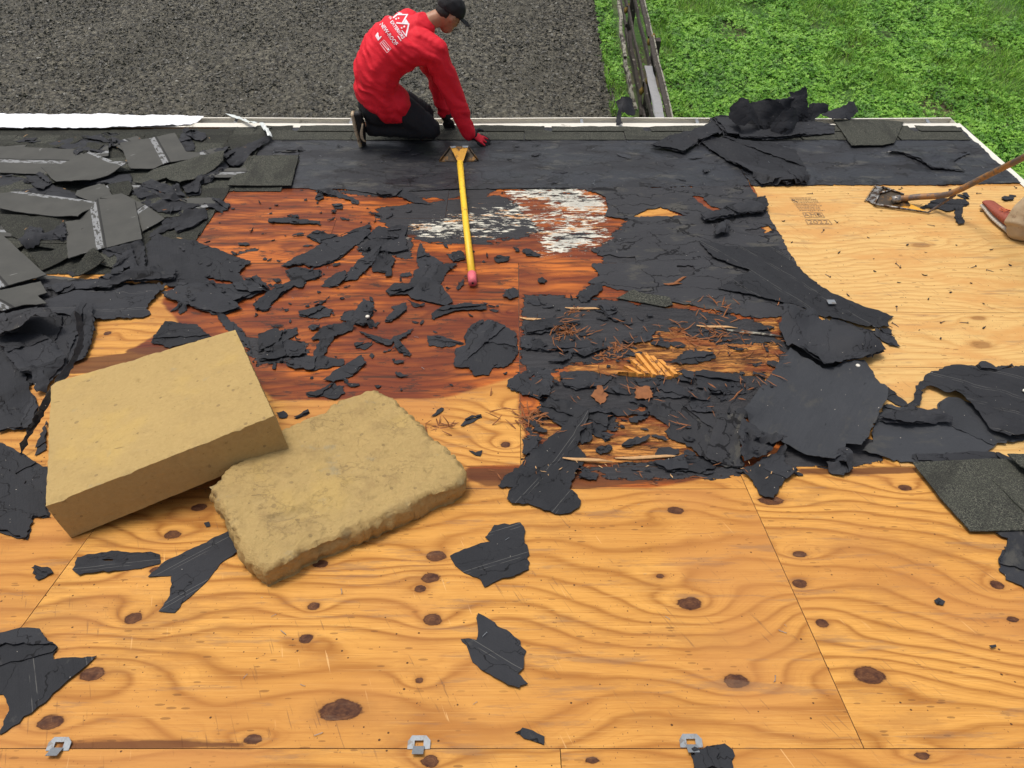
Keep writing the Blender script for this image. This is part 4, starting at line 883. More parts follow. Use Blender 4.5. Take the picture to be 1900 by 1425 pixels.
for c, pts, lab in [
 ('F', [(120,830),(170,820),(200,845),(190,864),(140,862)], 'small black felt lump on amber wood between the blocks'),
 ('F', [(240,867),(340,813),(347,830),(260,870)], 'thin black felt sliver at the back left of the rough slab'),
 ('F', [(1368,922),(1400,880),(1510,848),(1517,860),(1460,892),(1390,922)], 'felt sliver on the amber corner right of the rough slab'),
 ('F', [(1170,858),(1240,795),(1256,800),(1200,850)], 'curled felt splinter above the rough slab right side'),
 ('F', [(1423,1085),(1470,1098),(1517,1083),(1500,1122),(1470,1117)], 'tiny bird shaped felt scrap on the amber corner'),
 ('I', [(365,430),(392,368),(480,352),(580,337),(660,348),(740,343),(807,355),(807,400),(740,415),(640,432),(500,447),(400,464)], 'long felt scrap with a slit in it, in front of the sawn block'),
 ('I', [(160,425),(180,413),(212,425),(245,423),(274,450),(195,487),(165,452)], 'small felt scrap left of the slit one'),
 ('I', [(1028,195),(1055,189),(1062,210),(1040,214)], 'tiny felt crumb between the two blocks'),
 ('J', [(745,360),(770,345),(860,318),(950,290),(923,270),(960,215),(970,204),(1020,200),(1100,197),(1125,240),(1122,300),(1142,335),(1135,370),(1142,432),(1080,462),(960,500),(920,522),(900,480),(860,465),(790,420)], 'felt scrap below the knots, right of the rough slab'),
 ('J', [(888,653),(960,690),(1052,750),(1070,770),(1102,790),(1132,840),(1120,870),(1117,930),(1085,960),(1137,1010),(1100,1020),(1095,1032),(1040,1022),(900,932),(855,882),(840,840),(800,780),(840,775),(880,782),(887,740)], 'jagged felt scrap in the middle of the amber sheet'),
 ('J', [(1073,1255),(1100,1245),(1112,1230),(1222,1270),(1222,1313),(1150,1292)], 'small felt scrap near the bottom joint'),
 ('K', [(218,1342),(300,1322),(392,1306),(432,1337),(430,1450),(240,1450)], 'felt scrap touching the right metal clip at the bottom'),
 ('K', [(1443,590),(1465,571),(1502,590),(1492,612),(1458,607)], 'round felt dot alone on the right amber sheet'),
 ('K', [(1718,820),(1750,812),(1758,825),(1735,832)], 'tiny felt speck on the right amber sheet'),
 ('X', [(-50,1188),(0,1182),(55,1172),(81,1178),(92,1197),(109,1204),(99,1217),(101,1226),(140,1222),(181,1219),(151,1247),(74,1313),(0,1366),(11,1331),(16,1313),(7,1290),(-50,1283)], 'large torn felt piece in the lower left corner')]:
    big = len(pts) > 9
    T_(c, pts, fl if big else f, lab, rag=.0045, wav=.002, gap=.0006, edge=.004, holes=[[(515,386),(545,382),(575,384),(570,392),(530,392)]] if 'slit in it' in lab else ())
T_('X', [(-50,1188),(0,1182),(55,1172),(81,1178),(92,1197),(109,1204),(99,1214),(0,1240),(-50,1250)], f, 'folded felt flap lying on the large torn piece in the corner', rag=.004, wav=.003)
T_('I', [(748,467),(800,420),(860,374),(1000,310),(1175,231),(1228,325),(1110,402),(1080,442),(1060,470),(1000,530),(915,600),(880,647),(840,645),(800,641),(830,595),(855,560),(862,460),(800,465)], fl, 'forked felt scrap between the two blocks with chalk lines', rag=.004, wav=.002, gap=.0006, lines_dir=[uv(318,1100), uv(445,1030)])

def strew(n, poly_px, smin, smax, seed, base, grp, ang=.5, mats=None):
    r = np.random.default_rng(seed); P = np.array(X(*poly_px)); lo, hi = P.min(0), P.max(0); k = 0
    while k < n:
        u, v = r.uniform(lo, hi)
        if not inside(np.array([u]), np.array([v]), P)[0]: continue
        L = r.uniform(smin, smax)*(1 if r.random() > .2 else 1.5); w_ = L*r.uniform(.22, .6); th = r.normal()*ang; m_ = r.integers(5, 9); a = np.sort(r.uniform(0, 6.283, m_)); 
        q = [(u+L/2*math.cos(t)*math.cos(th)-w_/2*math.sin(t)*math.sin(th), v+L/2*math.cos(t)*math.sin(th)+w_/2*math.sin(t)*math.cos(th)) for t in a]
        A = np.array(q); 
        if min(np.ptp(A, axis=0)) < .012 or abs(0.5*np.sum(A[:, 0]*np.roll(A[:, 1], -1)-A[:, 1]*np.roll(A[:, 0], -1))) < L*w_*.25: continue
        tag(sheet('felt_shred', q, (mats or [f])[k % len(mats or [f])], rag=.006, step=.008, res=.02, wav=.003, gap=.0008, edge=.005), where(base, u, v), 'felt shred', grp); k += 1
strew(46, [(390,400),(760,380),(760,470),(940,500),(950,700),(560,735),(430,600),(300,600)], .03, .10, 91, 'small ragged felt shred', 'felt shreds on the red plywood')
strew(58, [(975,545),(1440,600),(1440,720),(1380,860),(985,860)], .03, .13, 92, 'ragged dark felt shred', 'felt shreds on the rotten plywood', .3)
strew(22, [(20,260),(480,270),(400,340),(380,470),(300,560),(60,540),(20,400)], .05, .14, 93, 'torn felt shred in the rubble', 'felt shreds in the rubble', 1.)
strew(20, [(510,268),(1300,268),(1380,340),(600,345)], .03, .12, 95, 'damp felt shred', 'felt shreds on the damp felt', .3, [M['felt'], M['felt_wet']])
strew(12, [(870,866),(1460,866),(1680,880),(900,888)], .03, .08, 94, 'felt shred in the damp joint', 'felt shreds in the damp joint', .2)

# ================================================================== MIDDLE RIGHT: rot and torn felt
mid = [
 ('C', [(770,1000),(870,955),(900,970),(1080,1000),(1102,1040),(1060,1052),(900,1022)], sg, 'narrow green grey granule strip on the rotten wood'),
 ('C', [(535,985),(600,930),(680,915),(688,950),(600,1020),(565,1022)], f, 'felt flake slanting above the rotten wood'),
 ('C', [(100,985),(120,950),(180,940),(195,985),(150,1008)], f, 'felt flake on the left of the joint near the rotten wood'),
 ('C', [(310,880),(335,872),(360,890),(345,915),(315,905)], f, 'crumpled little felt lump above the rotten wood'),
 ('C', [(50,765),(90,750),(150,758),(120,780),(70,787)], f, 'small felt chip on the brown band right of the handle'),
 ('C', [(220,715),(260,712),(328,735),(320,750),(240,745)], f, 'slim felt chip right of the handle'),
 ('C', [(160,700),(185,698),(205,718),(195,725)], f, 'tiny felt chip above the slim one'),
 ('G', [(680,30),(720,20),(790,60),(852,110),(790,127),(740,92)], f, 'small flat felt flake lying on orange rotten wood'),
 ('G', [(240,150),(330,120),(500,105),(580,130),(500,165),(420,190),(330,200),(250,200)], f, 'felt flake left of the upstanding splinter tuft'),
 ('G', [(210,220),(330,230),(380,270),(300,300),(220,290)], f, 'felt flake along the upright sheet joint'),
 ('G', [(290,300),(420,290),(560,250),(700,250),(745,285),(660,320),(600,345),(520,315),(400,305)], f, 'long flat flake above the two orange splinter tufts'),
 ('G', [(380,370),(440,355),(530,320),(520,355),(450,375)], f, 'small dark flake under the long flat one'),
 ('G', [(830,250),(950,200),(1040,180),(1000,245),(880,265)], f, 'felt flake right of the small orange tufts'),
 ('G', [(1110,382),(1190,330),(1240,300),(1380,320),(1402,345),(1280,382),(1180,392)], f, 'ragged felt flake right of the bright orange chunk'),
 ('G', [(450,442),(620,428),(720,480),(780,460),(700,522),(560,542),(480,520)], f, 'felt flake left below the bright orange chunk'),
 ('G', [(900,480),(1060,468),(1180,520),(1240,562),(1240,592),(1060,592),(960,572)], f, 'felt flake right under the bright orange chunk'),
 ('G', [(1270,430),(1420,440),(1582,480),(1592,562),(1480,567),(1380,562),(1280,530)], f, 'long felt flake left of the large square piece'),
 ('G', [(1155,445),(1200,423),(1262,455),(1257,502),(1190,490)], f, 'rounded felt flake below the bright orange chunk', ),
 ('G', [(760,540),(830,520),(900,560),(880,575),(800,570)], f, 'small striped felt flake between brown chips'),
 ('G', [(640,580),(690,528),(720,560),(752,570),(740,600),(700,640)], M['splint'], 'brown star shaped rotten chip'),
 ('G', [(905,530),(990,528),(1012,592),(920,602)], M['splint'], 'brown square rotten chip beside the star shaped one'),
 ('G', [(318,660),(390,600),(560,640),(680,680),(762,702),(752,752),(740,792),(640,802),(520,770),(440,752)], f, 'broad felt flake behind the pointed felt piece'),
 ('G', [(570,780),(640,810),(645,850),(590,870),(555,850)], f, 'small shredded flake right of the pointed felt piece'),
 ('G', [(640,800),(700,798),(762,840),(740,852)], f, 'thin felt chip over the brown grooves'),
 ('G', [(828,882),(900,838),(990,823),(1002,835),(940,872),(850,887)], f, 'lone felt chip on the grooved rotten wood'),
 ('G', [(550,1083),(600,1035),(625,1030),(692,1060),(682,1087)], f, 'felt flake on the damp strip by the pointed piece'),
 ('G', [(220,840),(330,820),(320,900),(250,940),(225,930)], f, 'mottled felt patch left of the pointed felt piece'),
 ('G', [(600,680),(900,660),(1010,665),(1000,690),(800,700),(650,705)], f, 'long thin felt strip across the rotten grooves'),
 ('G', [(140,490),(200,458),(262,455),(282,490),(320,420),(380,423),(420,470),(400,540),(385,607),(330,600),(220,562),(150,532)], f, 'heart shaped felt piece across the corner of the joint'),
 ('G', [(1020,985),(1200,940),(1350,978),(1402,1002),(1322,1042),(1180,1032),(1100,1035)], f, 'felt flake lying over the damp joint'),
 ('G', [(985,660),(1100,618),(1240,640),(1330,690),(1400,692),(1562,700),(1562,762),(1542,832),(1562,1020),(1400,1002),(1300,952),(1250,892),(1180,860),(1110,832),(1088,790),(1120,760),(1000,702)], fo, 'large felt sheet with split grain left of the square piece'),
 ('G', [(1240,560),(1345,558),(1375,620),(1402,690),(1330,692),(1245,680)], f, 'upright felt strip with fine grooves on the large sheet'),
 ('G', [(1010,575),(1050,480),(1078,478),(1030,560)], f, 'slim standing felt sliver by the square rotten chip'),
]
for c, pts, mt, lab in mid:
    kind = 'wood_chip' if mt is M['splint'] else 'felt_scrap'
    T_(c, pts, mt, lab, name=kind, cat='wood chip' if kind == 'wood_chip' else 'roofing felt', **({} if mt is sg else dict(wav=.005, rag=.0065, step=.010, gap=.001, edge=.005)))
T_('G', [(78,1130),(180,1035),(350,870),(470,765),(560,690),(622,683),(612,752),(580,810),(558,890),(607,932),(600,982),(560,1050),(538,1090),(510,1152),(562,1202),(572,1260),(500,1297),(420,1297),(340,1270),(260,1238),(160,1237),(143,1190),(172,1138)], fl, 'large pointed felt piece with chalk lines, pointing up and right below the rotten wood', wav=.004, gap=.004, lines_dir=[uv(960,935), uv(1085,780)])
T_('H', [(640,158),(700,108),(860,178),(962,190),(952,260),(882,272),(760,215)], f, 'felt flap under the long diagonal piece', gap=.004)
T_('H', [(955,190),(1042,178),(1085,235),(1117,292),(1050,282),(960,232)], f, 'pointed felt tongue sticking out over the new plywood', gap=.004)
T_('X', [(1296,450),(1345,462),(1440,462),(1486,506),(1540,545),(1600,570),(1657,590),(1646,601),(1655,612),(1600,612),(1530,592),(1470,570),(1420,560),(1330,538),(1392,508),(1322,482)], fl, 'long diagonal felt piece reaching over the new plywood', gap=.006, wav=.005, lines_dir=[uv(1430,470), uv(1640,590)])
T_('H', [(870,955),(940,900),(960,770),(1012,658),(1100,680),(1212,702),(1350,722),(1352,650),(1400,620),(1460,622),(1650,700),(1950,760),(1950,868),(1780,892),(1722,902),(1660,960),(1612,1000),(1612,1032),(1250,1026),(1050,1000)], M['felt_lt'], 'broad felt sheet lying toward the right edge over the new plywood', gap=.004, wav=.006)
T_('X', [(1690,756),(1691,738),(1700,722),(1717,702),(1760,686),(1812,688),(1841,698),(1900,686),(1960,680),(1960,815),(1865,822),(1830,808),(1775,745),(1722,722),(1704,732),(1702,760)], fl, 'felt sheet with a crescent shaped tail at the right edge', gap=.018, wav=.010, lines_dir=[uv(1760,692), uv(1880,725)], holes=[])
T_('X', [(1807,688),(1815,680),(1850,684),(1875,678),(1880,684),(1845,698),(1840,699),(1812,697)], f, 'small black flap above the crescent sheet', gap=.004)
T_('H', [(998,552),(1040,548),(1120,610),(1212,690),(1172,692),(1040,620)], f, 'narrow felt strip beside the crescent tail')
T_('H', [(960,765),(1020,745),(1170,712),(1350,722),(1400,760),(1422,792),(1230,802),(1060,792)], f, 'dark crumpled flap lying on the broad felt sheet', gap=.01, wav=.014)
T_('H', [(118,742),(200,620),(300,480),(420,312),(520,380),(620,448),(760,420),(880,400),(940,480),(1012,602),(1012,662),(850,960),(762,932),(690,1057),(540,1000),(390,932),(350,900),(230,882)], M['felt_lt'], 'large square felt piece crossing the joint, dusty with pale grit', gap=.012, wav=.013, wf=3.2, edge=.010, rag=.0045, layers=0, lifts=[(690,1050,.08,.03),(850,950,.07,.025),(130,745,.07,.02),(1000,620,.08,.02)])
T_('H', [(345,192),(370,70),(450,70),(560,82),(650,160),(800,225),(920,272),(1012,347),(950,365),(880,402),(760,425),(620,450),(560,402),(410,302)], f, 'folded dark felt piece lying over the top of the large square one', gap=.012, wav=.012, lifts=[(400,120,.10,.05),(850,300,.12,.06)])
T_('H', [(645,1052),(700,1000),(742,958),(800,990),(817,1072),(762,1112),(690,1097)], f, 'small draped felt corner under the large square piece', wav=.01)
T_('H', [(120,1092),(200,1040),(380,940),(402,1060),(472,1090),(430,1120),(382,1152),(350,1210),(320,1252),(270,1240),(230,1222),(190,1142)], f, 'spiky felt triangle hanging down onto the amber sheet', wav=.012, gap=.004)
T_('H', [(90,862),(120,790),(230,882),(382,932),(300,980),(130,1052),(100,982)], f, 'crumpled felt corner above the spiky triangle', wav=.016, gap=.01)
T_('X', [(1297,405),(1340,398),(1352,402),(1340,395),(1395,380),(1418,373),(1424,392),(1412,404),(1380,405),(1330,414),(1305,418)], f, 'curled felt fold lying on the edge of the new plywood', wav=.022, gap=.008)
T_('X', [(1330,425),(1345,418),(1352,420),(1350,440),(1320,445)], f, 'small raised felt lip below the curled fold', wav=.02, gap=.006)
# shingles and felt at the right edge
T_('X', [(1690,848),(1830,845),(1960,868),(1960,880),(1880,872),(1700,868)], f, 'narrow felt between the granule shingles and the broad sheet')
T_('X', [(1845,992),(1960,988),(1960,1105),(1905,1100),(1885,1086),(1865,1078),(1852,1058),(1850,1040),(1866,1020),(1868,1003)], M['felt_wet'], 'dark felt with a wavy torn edge under the shingles at the right')
T_('X', [(1690,868),(1800,863),(1980,862),(1980,992),(1797,992),(1745,935)], sg, 'flat granule shingle at the right edge with a straight cut side', name='roof_shingle')
T_('X', [(1836,902),(1990,885),(1990,980),(1900,966)], sg, 'second granule shingle lying on the flat one at the right', name='roof_shingle', gap=.012)
T_('X', [(1858,862),(1990,860),(1990,915),(1899,900)], sg, 'third granule shingle at the very right, topmost', name='roof_shingle', gap=.02)

# eave pile (top right): loose pieces on the deck, then standing flaps
T_('X', [(1288,262),(1340,262),(1425,272),(1475,285),(1500,330),(1460,348),(1400,328),(1352,306)], f, 'flat felt strip pointing down left from the crumpled pile', gap=.01, wav=.008)
T_('T', [(520,550),(600,515),(690,490),(760,460),(830,445),(820,490),(760,520),(700,535),(650,572),(600,560)], f, 'felt tail spreading left from the crumpled pile', gap=.008, wav=.012)
T_('P', [(1410,395),(1900,400),(2080,420),(1990,620),(1880,645),(1580,650)], sg, 'granule shingle lying right of the crumpled pile', name='roof_shingle')
T_('T', [(740,440),(900,450),(1100,440),(1200,470),(1200,500),(1000,520),(800,522)], f, 'base layer of the crumpled felt pile at the gutter', gap=.003, wav=.008, wf=8)
T_('T', [(1390,565),(1450,570),(1500,590),(1560,625),(1680,638),(1640,600),(1700,570),(1600,545),(1500,550)], M['felt_wet'], 'raised cracked felt layer near the right rake edge', wav=.006)
T_('T', [(900,650),(1060,655),(1110,668),(1100,684),(1020,682),(930,688)], f, 'felt lip hanging over the new plywood edge', wav=.01)
T_('X', [(1705,388),(1735,372),(1790,372),(1798,380),(1775,388),(1760,394),(1740,388)], f, 'felt scrap under the toothed shovel')
T_('X', [(1767,388),(1784,386),(1787,418),(1777,419)], f, 'narrow upright felt scrap right of the toothed shovel')
T_('X', [(1775,362),(1793,362),(1798,370),(1790,370)], f, 'tiny felt scrap above the toothed shovel handle')
T_('X', [(1856,370),(1872,362),(1884,364),(1880,372),(1862,374)], f, 'tiny felt scrap behind the tan trouser leg')
def flap(c, pts, base, nrm, label, bulge=.03, mat=None, seed=0, name='felt_scrap', cat='roofing felt', thick=.003, parent=None, amp=.012, hval=.0):
    if c in 'PT' and 'inner sheet' not in label: base = (base[0], max(q[1] for q in pxs(c, pts))+1.5)
    o = W(*uv(*base), hval); n = np.array(nrm, float); n /= np.linalg.norm(n); cnt[0] += 1; sd_ = cnt[0]
    e1 = np.cross((0, 0, 1), n); e1 /= np.linalg.norm(e1); e2 = np.cross(n, e1)
    P = [hit(x, y, o, n)-o for x, y in pxs(c, pts)]; P2 = [(float(p@e1), float(p@e2)) for p in P]
    A = np.array(P2)
    if (np.roll(A, -1, 0)[:, 1]+A[:, 1]) @ (np.roll(A, -1, 0)[:, 0]-A[:, 0]) > 0: P2 = P2[::-1]
    pr = rag_poly(P2, .014, .006, sd_); V2, Tt = triang(pr, [], .02, sd_); a, b = V2[:, 0], V2[:, 1]
    lo, hi = V2.min(0), V2.max(0); q = (a-lo[0])/(hi[0]-lo[0]); 
    d = bulge*np.sin(q*math.pi*1.3+seed)+amp*fbm(a*9+sd_, b*9, sd_, 4)*2
    top = o+a[:, None]*e1+b[:, None]*e2+d[:, None]*n
    puv = np.stack([a, b, 0*a], 1)
    return tag(solid(name, top, top-n*thick, Tt, mat or f, parent, {'puv': puv}), label, cat)
flap('P', [(430,300),(520,225),(700,205),(900,190),(1100,170),(1180,230),(1300,300),(1240,400),(1150,480),(1000,540),(820,520),(600,520),(450,470)], (1440,233), (0,-.72,.68), 'dark inner sheet behind the flaps of the crumpled pile', .05, amp=.03)
flap('P', [(990,110),(1060,100),(1150,50),(1180,70),(1175,160),(1010,165)], (1480,225), (.2,-.8,.5), 'black felt tip standing up at the top of the pile', .02)
flap('P', [(600,215),(880,200),(975,245),(900,330),(850,420),(800,500),(700,430),(640,330)], (1430,232), (-.2,-.7,.7), 'broad upright felt sheet in the middle of the crumpled pile', .04, hval=.03)
flap('P', [(425,260),(450,220),(500,175),(560,190),(610,230),(690,330),(760,345),(740,362),(800,450),(820,500),(790,525),(700,470),(600,395),(540,440),(470,400),(430,350)], (1385,238), (.35,-.6,.7), 'rounded felt flap on the left of the crumpled pile with a pale dot', .05, hval=.05)
flap('P', [(900,195),(1000,165),(1150,135),(1175,200),(1178,420),(1120,420),(1060,300),(960,215)], (1490,236), (-.5,-.6,.6), 'folded felt ridge on the right of the crumpled pile', .05, hval=.05)
flap('P', [(820,500),(830,400),(900,300),(1000,240),(1080,260),(1120,380),(1000,480),(900,520)], (1455,250), (.1,-.8,.5), 'dark felt hollow in the crumpled pile', .06, hval=.0)
flap('P', [(1185,225),(1385,220),(1380,300),(1300,320),(1230,365),(1190,385)], (1520,228), (.1,-.7,.7), 'squarish felt flap right of the crumpled pile', .02)
flap('P', [(1305,315),(1390,290),(1630,180),(1670,280),(1580,375),(1480,390),(1390,385)], (1560,225), (.1,-.5,.85), 'wing shaped felt flap beside the bare gutter end', .03, hval=.02)
flap('P', [(240,355),(380,345),(440,330),(450,400),(350,400),(280,420)], (1340,228), (0,-.3,.95), 'small felt wing at the left foot of the pile', .02, hval=.02)
flap('T', [(400,375),(425,362),(462,362),(472,420),(440,425),(420,415),(418,440),(425,462),(402,462),(402,430),(410,405)], (1150,228), (0,-.45,.9), 'bent felt scrap sticking out over the gutter near the fence', .02, hval=.02)
# standing curled strip beside the sawn block
flap('E', [(480,120),(512,135),(545,200),(535,350),(440,500),(330,640),(200,880),(140,1030),(120,1030),(160,900),(250,690),(330,560),(440,430),(505,290),(490,200)], (45,850), (.75,-.35,.55), 'thin curved felt strip arching up beside the sawn block', .03, amp=.004, mat=fo)

# white sheet and clear strip
tag(sheet('white_sheet', X((-90,216),(0,216),(200,217),(380,220),(368,231),(355,236),(300,240),(205,243),(-90,244)), M['whitesheet'], thick=.002, rag=.002, wav=.010, gap=.012, edge=.004), 'white plastic sheet draped along the gutter at the left', 'plastic sheet')
tag(sheet('plastic_strip', X((420,219),(437,221),(482,243),(474,244)), M['tape'], thick=.001, rag=.002, wav=.012, gap=.03, edge=0), 'clear plastic strip lying across the grey starter shingles', 'plastic strip')
tag(sheet('plastic_strip', X((484,243),(492,243),(508,265),(500,267)), M['tape'], thick=.001, rag=.002, wav=.010, gap=.03, edge=0), 'short clear plastic strip at the tip of the tapering felt', 'plastic strip')

# ================================================================== SCATTER: felt crumbs, splinters, nails, staples
def scatter(n, poly_px, name, label, cat, group, protos, seed, lift=.004, tilt=.25):
    r = np.random.default_rng(seed); P = np.array(X(*poly_px)); lo, hi = P.min(0), P.max(0); k = 0
    while k < n:
        u, v = r.uniform(lo, hi)
        if not inside(np.array([u]), np.array([v]), P)[0]: continue
        me = protos[r.integers(len(protos))]; o = bpy.data.objects.new(name, me); COL.objects.link(o)
        h = float(hf_get(np.array([u]), np.array([v]))[0]); o.location = W(u, v, h+lift)
        nr = Vector(nN if v < 0 else nF); q = nr.to_track_quat('Z', 'Y'); o.rotation_mode = 'QUATERNION'
        o.rotation_quaternion = q @ Matrix.Rotation(r.uniform(0, 6.28), 3, 'Z').to_quaternion() @ Matrix.Rotation(r.normal()*tilt, 3, 'X').to_quaternion()
        s = r.uniform(.5, 1.3); o.scale = (s, s, s)
        tag(o, where(label, u, v) if len(label.split()) < 9 else label, cat, group); k += 1
def chip_mesh(name, mat, L, Wd, th, seed, bend=.2):
    r = np.random.default_rng(seed); n = 11; a = np.sort(r.uniform(0, 6.283, n)); rr = r.uniform(.55, 1.15, n)
    x = np.cos(a)*L*rr; y = np.sin(a)*Wd*rr; z = bend*L*(x/L)**2+r.uniform(-.05, .05, n)*L
    Vv = [(0, 0, 0)]+list(zip(x, y, z))+[(0, 0, -th)]+list(zip(x, y, z-th)); Fc = []
    for i in range(n):
        j = (i+1) % n; Fc += [(0, 1+i, 1+j), (n+1, n+2+j, n+2+i), (1+i, n+2+i, n+2+j, 1+j)]
    me = bpy.data.meshes.new(name); me.from_pydata(Vv, [], Fc); me.materials.append(mat)
    at = me.attributes.new('puv', 'FLOAT_VECTOR', 'POINT'); at.data.foreach_set('vector', np.array(Vv, np.float32).ravel()); return me
def stick_mesh(name, mat, L, wd, seed):
    r = np.random.default_rng(seed); pts = np.array([(t*L-L/2, r.normal()*L*.02, .1*L*(t-.5)**2+r.normal()*.001) for t in np.linspace(0, 1, 4)])
    Vv, Fc = tube('x', pts, [wd*.3, wd, wd*.8, wd*.15], mat, seg=4, flat=.35, data=True); me = bpy.data.meshes.new(name); me.from_pydata([tuple(p) for p in Vv], [], Fc); me.materials.append(mat); return me
fc = [chip_mesh('felt_flake', f, L, wd, .002, i, b) for i, (L, wd, b) in enumerate([(.022,.010,.25),(.014,.010,.4),(.030,.009,.15),(.010,.007,.3),(.018,.005,.5),(.012,.011,.2)])]
scatter(120, [(390,380),(760,360),(940,500),(960,720),(600,740),(300,600)], 'felt_flake', 'tiny felt flake', 'felt flake', 'tiny felt flakes on the red stained plywood', fc, 11)
scatter(100, [(970,540),(1440,590),(1440,860),(990,860)], 'felt_crumb', 'tiny black felt crumb', 'felt crumb', 'tiny felt crumbs on the rotten plywood', fc, 12)
scatter(34, [(1400,350),(1860,348),(1900,600),(1700,660),(1500,505)], 'felt_fleck', 'black felt fleck', 'felt fleck', 'felt flecks on the new pale plywood', [chip_mesh('felt_fleck', f, .009, .005, .002, 31, .3), chip_mesh('felt_fleck', f, .013, .004, .002, 32, .3)], 13)
sp = [stick_mesh('splinter', M['splint'], L, wd, i) for i, (L, wd) in enumerate([(.06,.0026),(.045,.002),(.09,.003),(.035,.0028),(.05,.0018)])]
scatter(150, [(1040,590),(1460,590),(1470,700),(1300,800),(1000,810),(970,760)], 'wood_splinter', 'orange brown splinter', 'splinter', 'splinters over the rotten plywood', sp, 14, .008, .4)
scatter(40, [(870,862),(1460,862),(1480,900),(880,900)], 'wood_sliver', 'thin wood sliver', 'sliver', 'slivers in the damp joint', [stick_mesh('wood_sliver', M['splint'], .035, .002, 8), stick_mesh('wood_sliver', M['splintp'], .022, .002, 9)], 15, .004, .3)
scatter(60, [(0,250),(500,262),(400,350),(380,560),(60,560),(0,480)], 'bark_chip', 'small wood chip', 'wood chip', 'chips among the shingle rubble', [stick_mesh('bark_chip', M['splintp'], .030, .002, 18), stick_mesh('bark_chip', M['splint'], .024, .003, 19)], 16, .006, .3)
def tuft(px, py, n, L, spread, label, mat):
    u0, v0 = uv(px, py); Vv = []; Fc = []; L *= .75; n = int(n*.8); r = np.random.default_rng(int(px)); base = W(u0, v0, .002)
    for i in range(n):
        a = r.uniform(0, 6.28); rad = abs(r.normal())*spread*2.0; p0 = W(u0+rad*math.cos(a), v0+rad*.6*math.sin(a), .001); d = np.array([r.normal(), r.normal()*.6, r.uniform(.0, .45)]); d = d/np.linalg.norm(d)*L*r.uniform(.4, 1)
        V1, F1 = tube('x', [p0, p0+d*.5+r.normal(size=3)*.004, p0+d], [.0032*r.uniform(.4, 1), .003, .001], None, seg=4, flat=.3, data=True); k = len(Vv); Vv += list(V1); Fc += [tuple(q+k for q in fc_) for fc_ in F1]
    tag(mk('splinter_tuft', Vv, Fc, mat, loc=base, smooth=False), label, 'splinters', kind='stuff')
tuft(1052, 615, 70, .085, .035, 'upstanding tuft of orange splinters near the joint', M['splint'])
tuft(1142, 648, 50, .07, .03, 'small tuft of orange splinters beside the bright chunk', M['splint'])
tuft(1112, 660, 34, .05, .025, 'lowest small tuft of splinters left of the bright chunk', M['splint'])
tuft(1065, 578, 28, .05, .022, 'tiny splinter tuft highest on the rotten wood', M['splint'])
tuft(1330, 625, 90, .10, .08, 'wide heap of brown splinters below the diagonal felt', M['splint'])
tuft(985, 775, 60, .12, .05, 'heap of long splinters against the upright joint', M['splint'])
tuft(1335, 570, 34, .11, .045, 'crossed splinters under the diagonal felt', M['splint'])
tuft(815, 792, 26, .07, .02, 'little bundle of twigs behind the rough slab', M['splint'])
def chunk(px_poly, label, mat, rows, hgt=.018):
    P = X(*px_poly); root = tag(empty('rotten_chunk', W(*np.mean(P, 0), 0)), label, 'wood chunk'); L = np.array(root.location)
    A = np.array(P); lo, hi = A.min(0), A.max(0)
    for k in range(rows):
        t0 = lo[0]+(hi[0]-lo[0])*k/rows; t1 = lo[0]+(hi[0]-lo[0])*(k+.86)/rows
        vs = np.linspace(lo[1], hi[1], 40); ins = inside(np.full(40, (t0+t1)/2), vs, P)
        if ins.sum() < 2: continue
        a, b = vs[ins].min(), vs[ins].max(); sh = .03; pts = []
        for h, e in ((.0, 0), (hgt*(.6+.7*vn(np.array([k*2.2]), np.array([1.]), 3)[0]), .004)):
            pts += [W(t0+e+sh, a+e, h), W(t1-e+sh, a+e, h), W(t1-e-sh, b-e, h), W(t0+e-sh, b-e, h)]
        mk('wood_rib', np.array(pts)-L, [(4,5,6,7),(0,1,5,4),(1,2,6,5),(2,3,7,6),(3,0,4,7)], mat, root, smooth=False)
M['orange'] = mat_simple('orange_rot', (.62,.27,.05), .7, 60, .35, .8, .006, dirt=(.16,.06,.02), dt=.58)
chunk([(1158,700),(1180,672),(1195,658),(1215,660),(1240,675),(1258,685),(1255,700),(1225,705),(1195,700)], 'bright orange chunk of cubed rotten wood', M['orange'], 8)
for (x, y, L_, a_, lab) in [(1330,608,.20,-4,'pale straight splinter bar on the brown heap'), (1205,850,.28,3,'pale broken wood strip at the bottom of the rotten area'), (1090,858,.20,-5,'second pale wood strip left of the longer one'),
        (1085,574,.2,-2,'short light strip near the top of the rotten wood'), (990,594,.14,-10,'narrow pale strip right of the upright joint'), (1262,522,.1,40,'small crossed orange splinters on the black felt'), (1248,530,.1,5,'small orange splinter on the black felt'), (1400,620,.36,-12,'grey green weathered lath under the folded felt')]:
    u0, v0 = uv(x, y); r_a = R(a_); hz = float(hf_get(np.array([u0]), np.array([v0]))[0])+.006; d = np.array([math.cos(r_a), math.sin(r_a)])
    tag(tube('wood_strip', [W(*(np.array([u0, v0])+d*s*L_), hz+.003*math.sin(s*9)) for s in (-.5, -.25, 0, .25, .5)], [.003, .008, .009, .007, .002], M['fencel'] if 'lath' in lab else M['splintp'] if 'pale' in lab or 'light' in lab else M['splint'], seg=6, flat=.35), lab, 'wood strip')

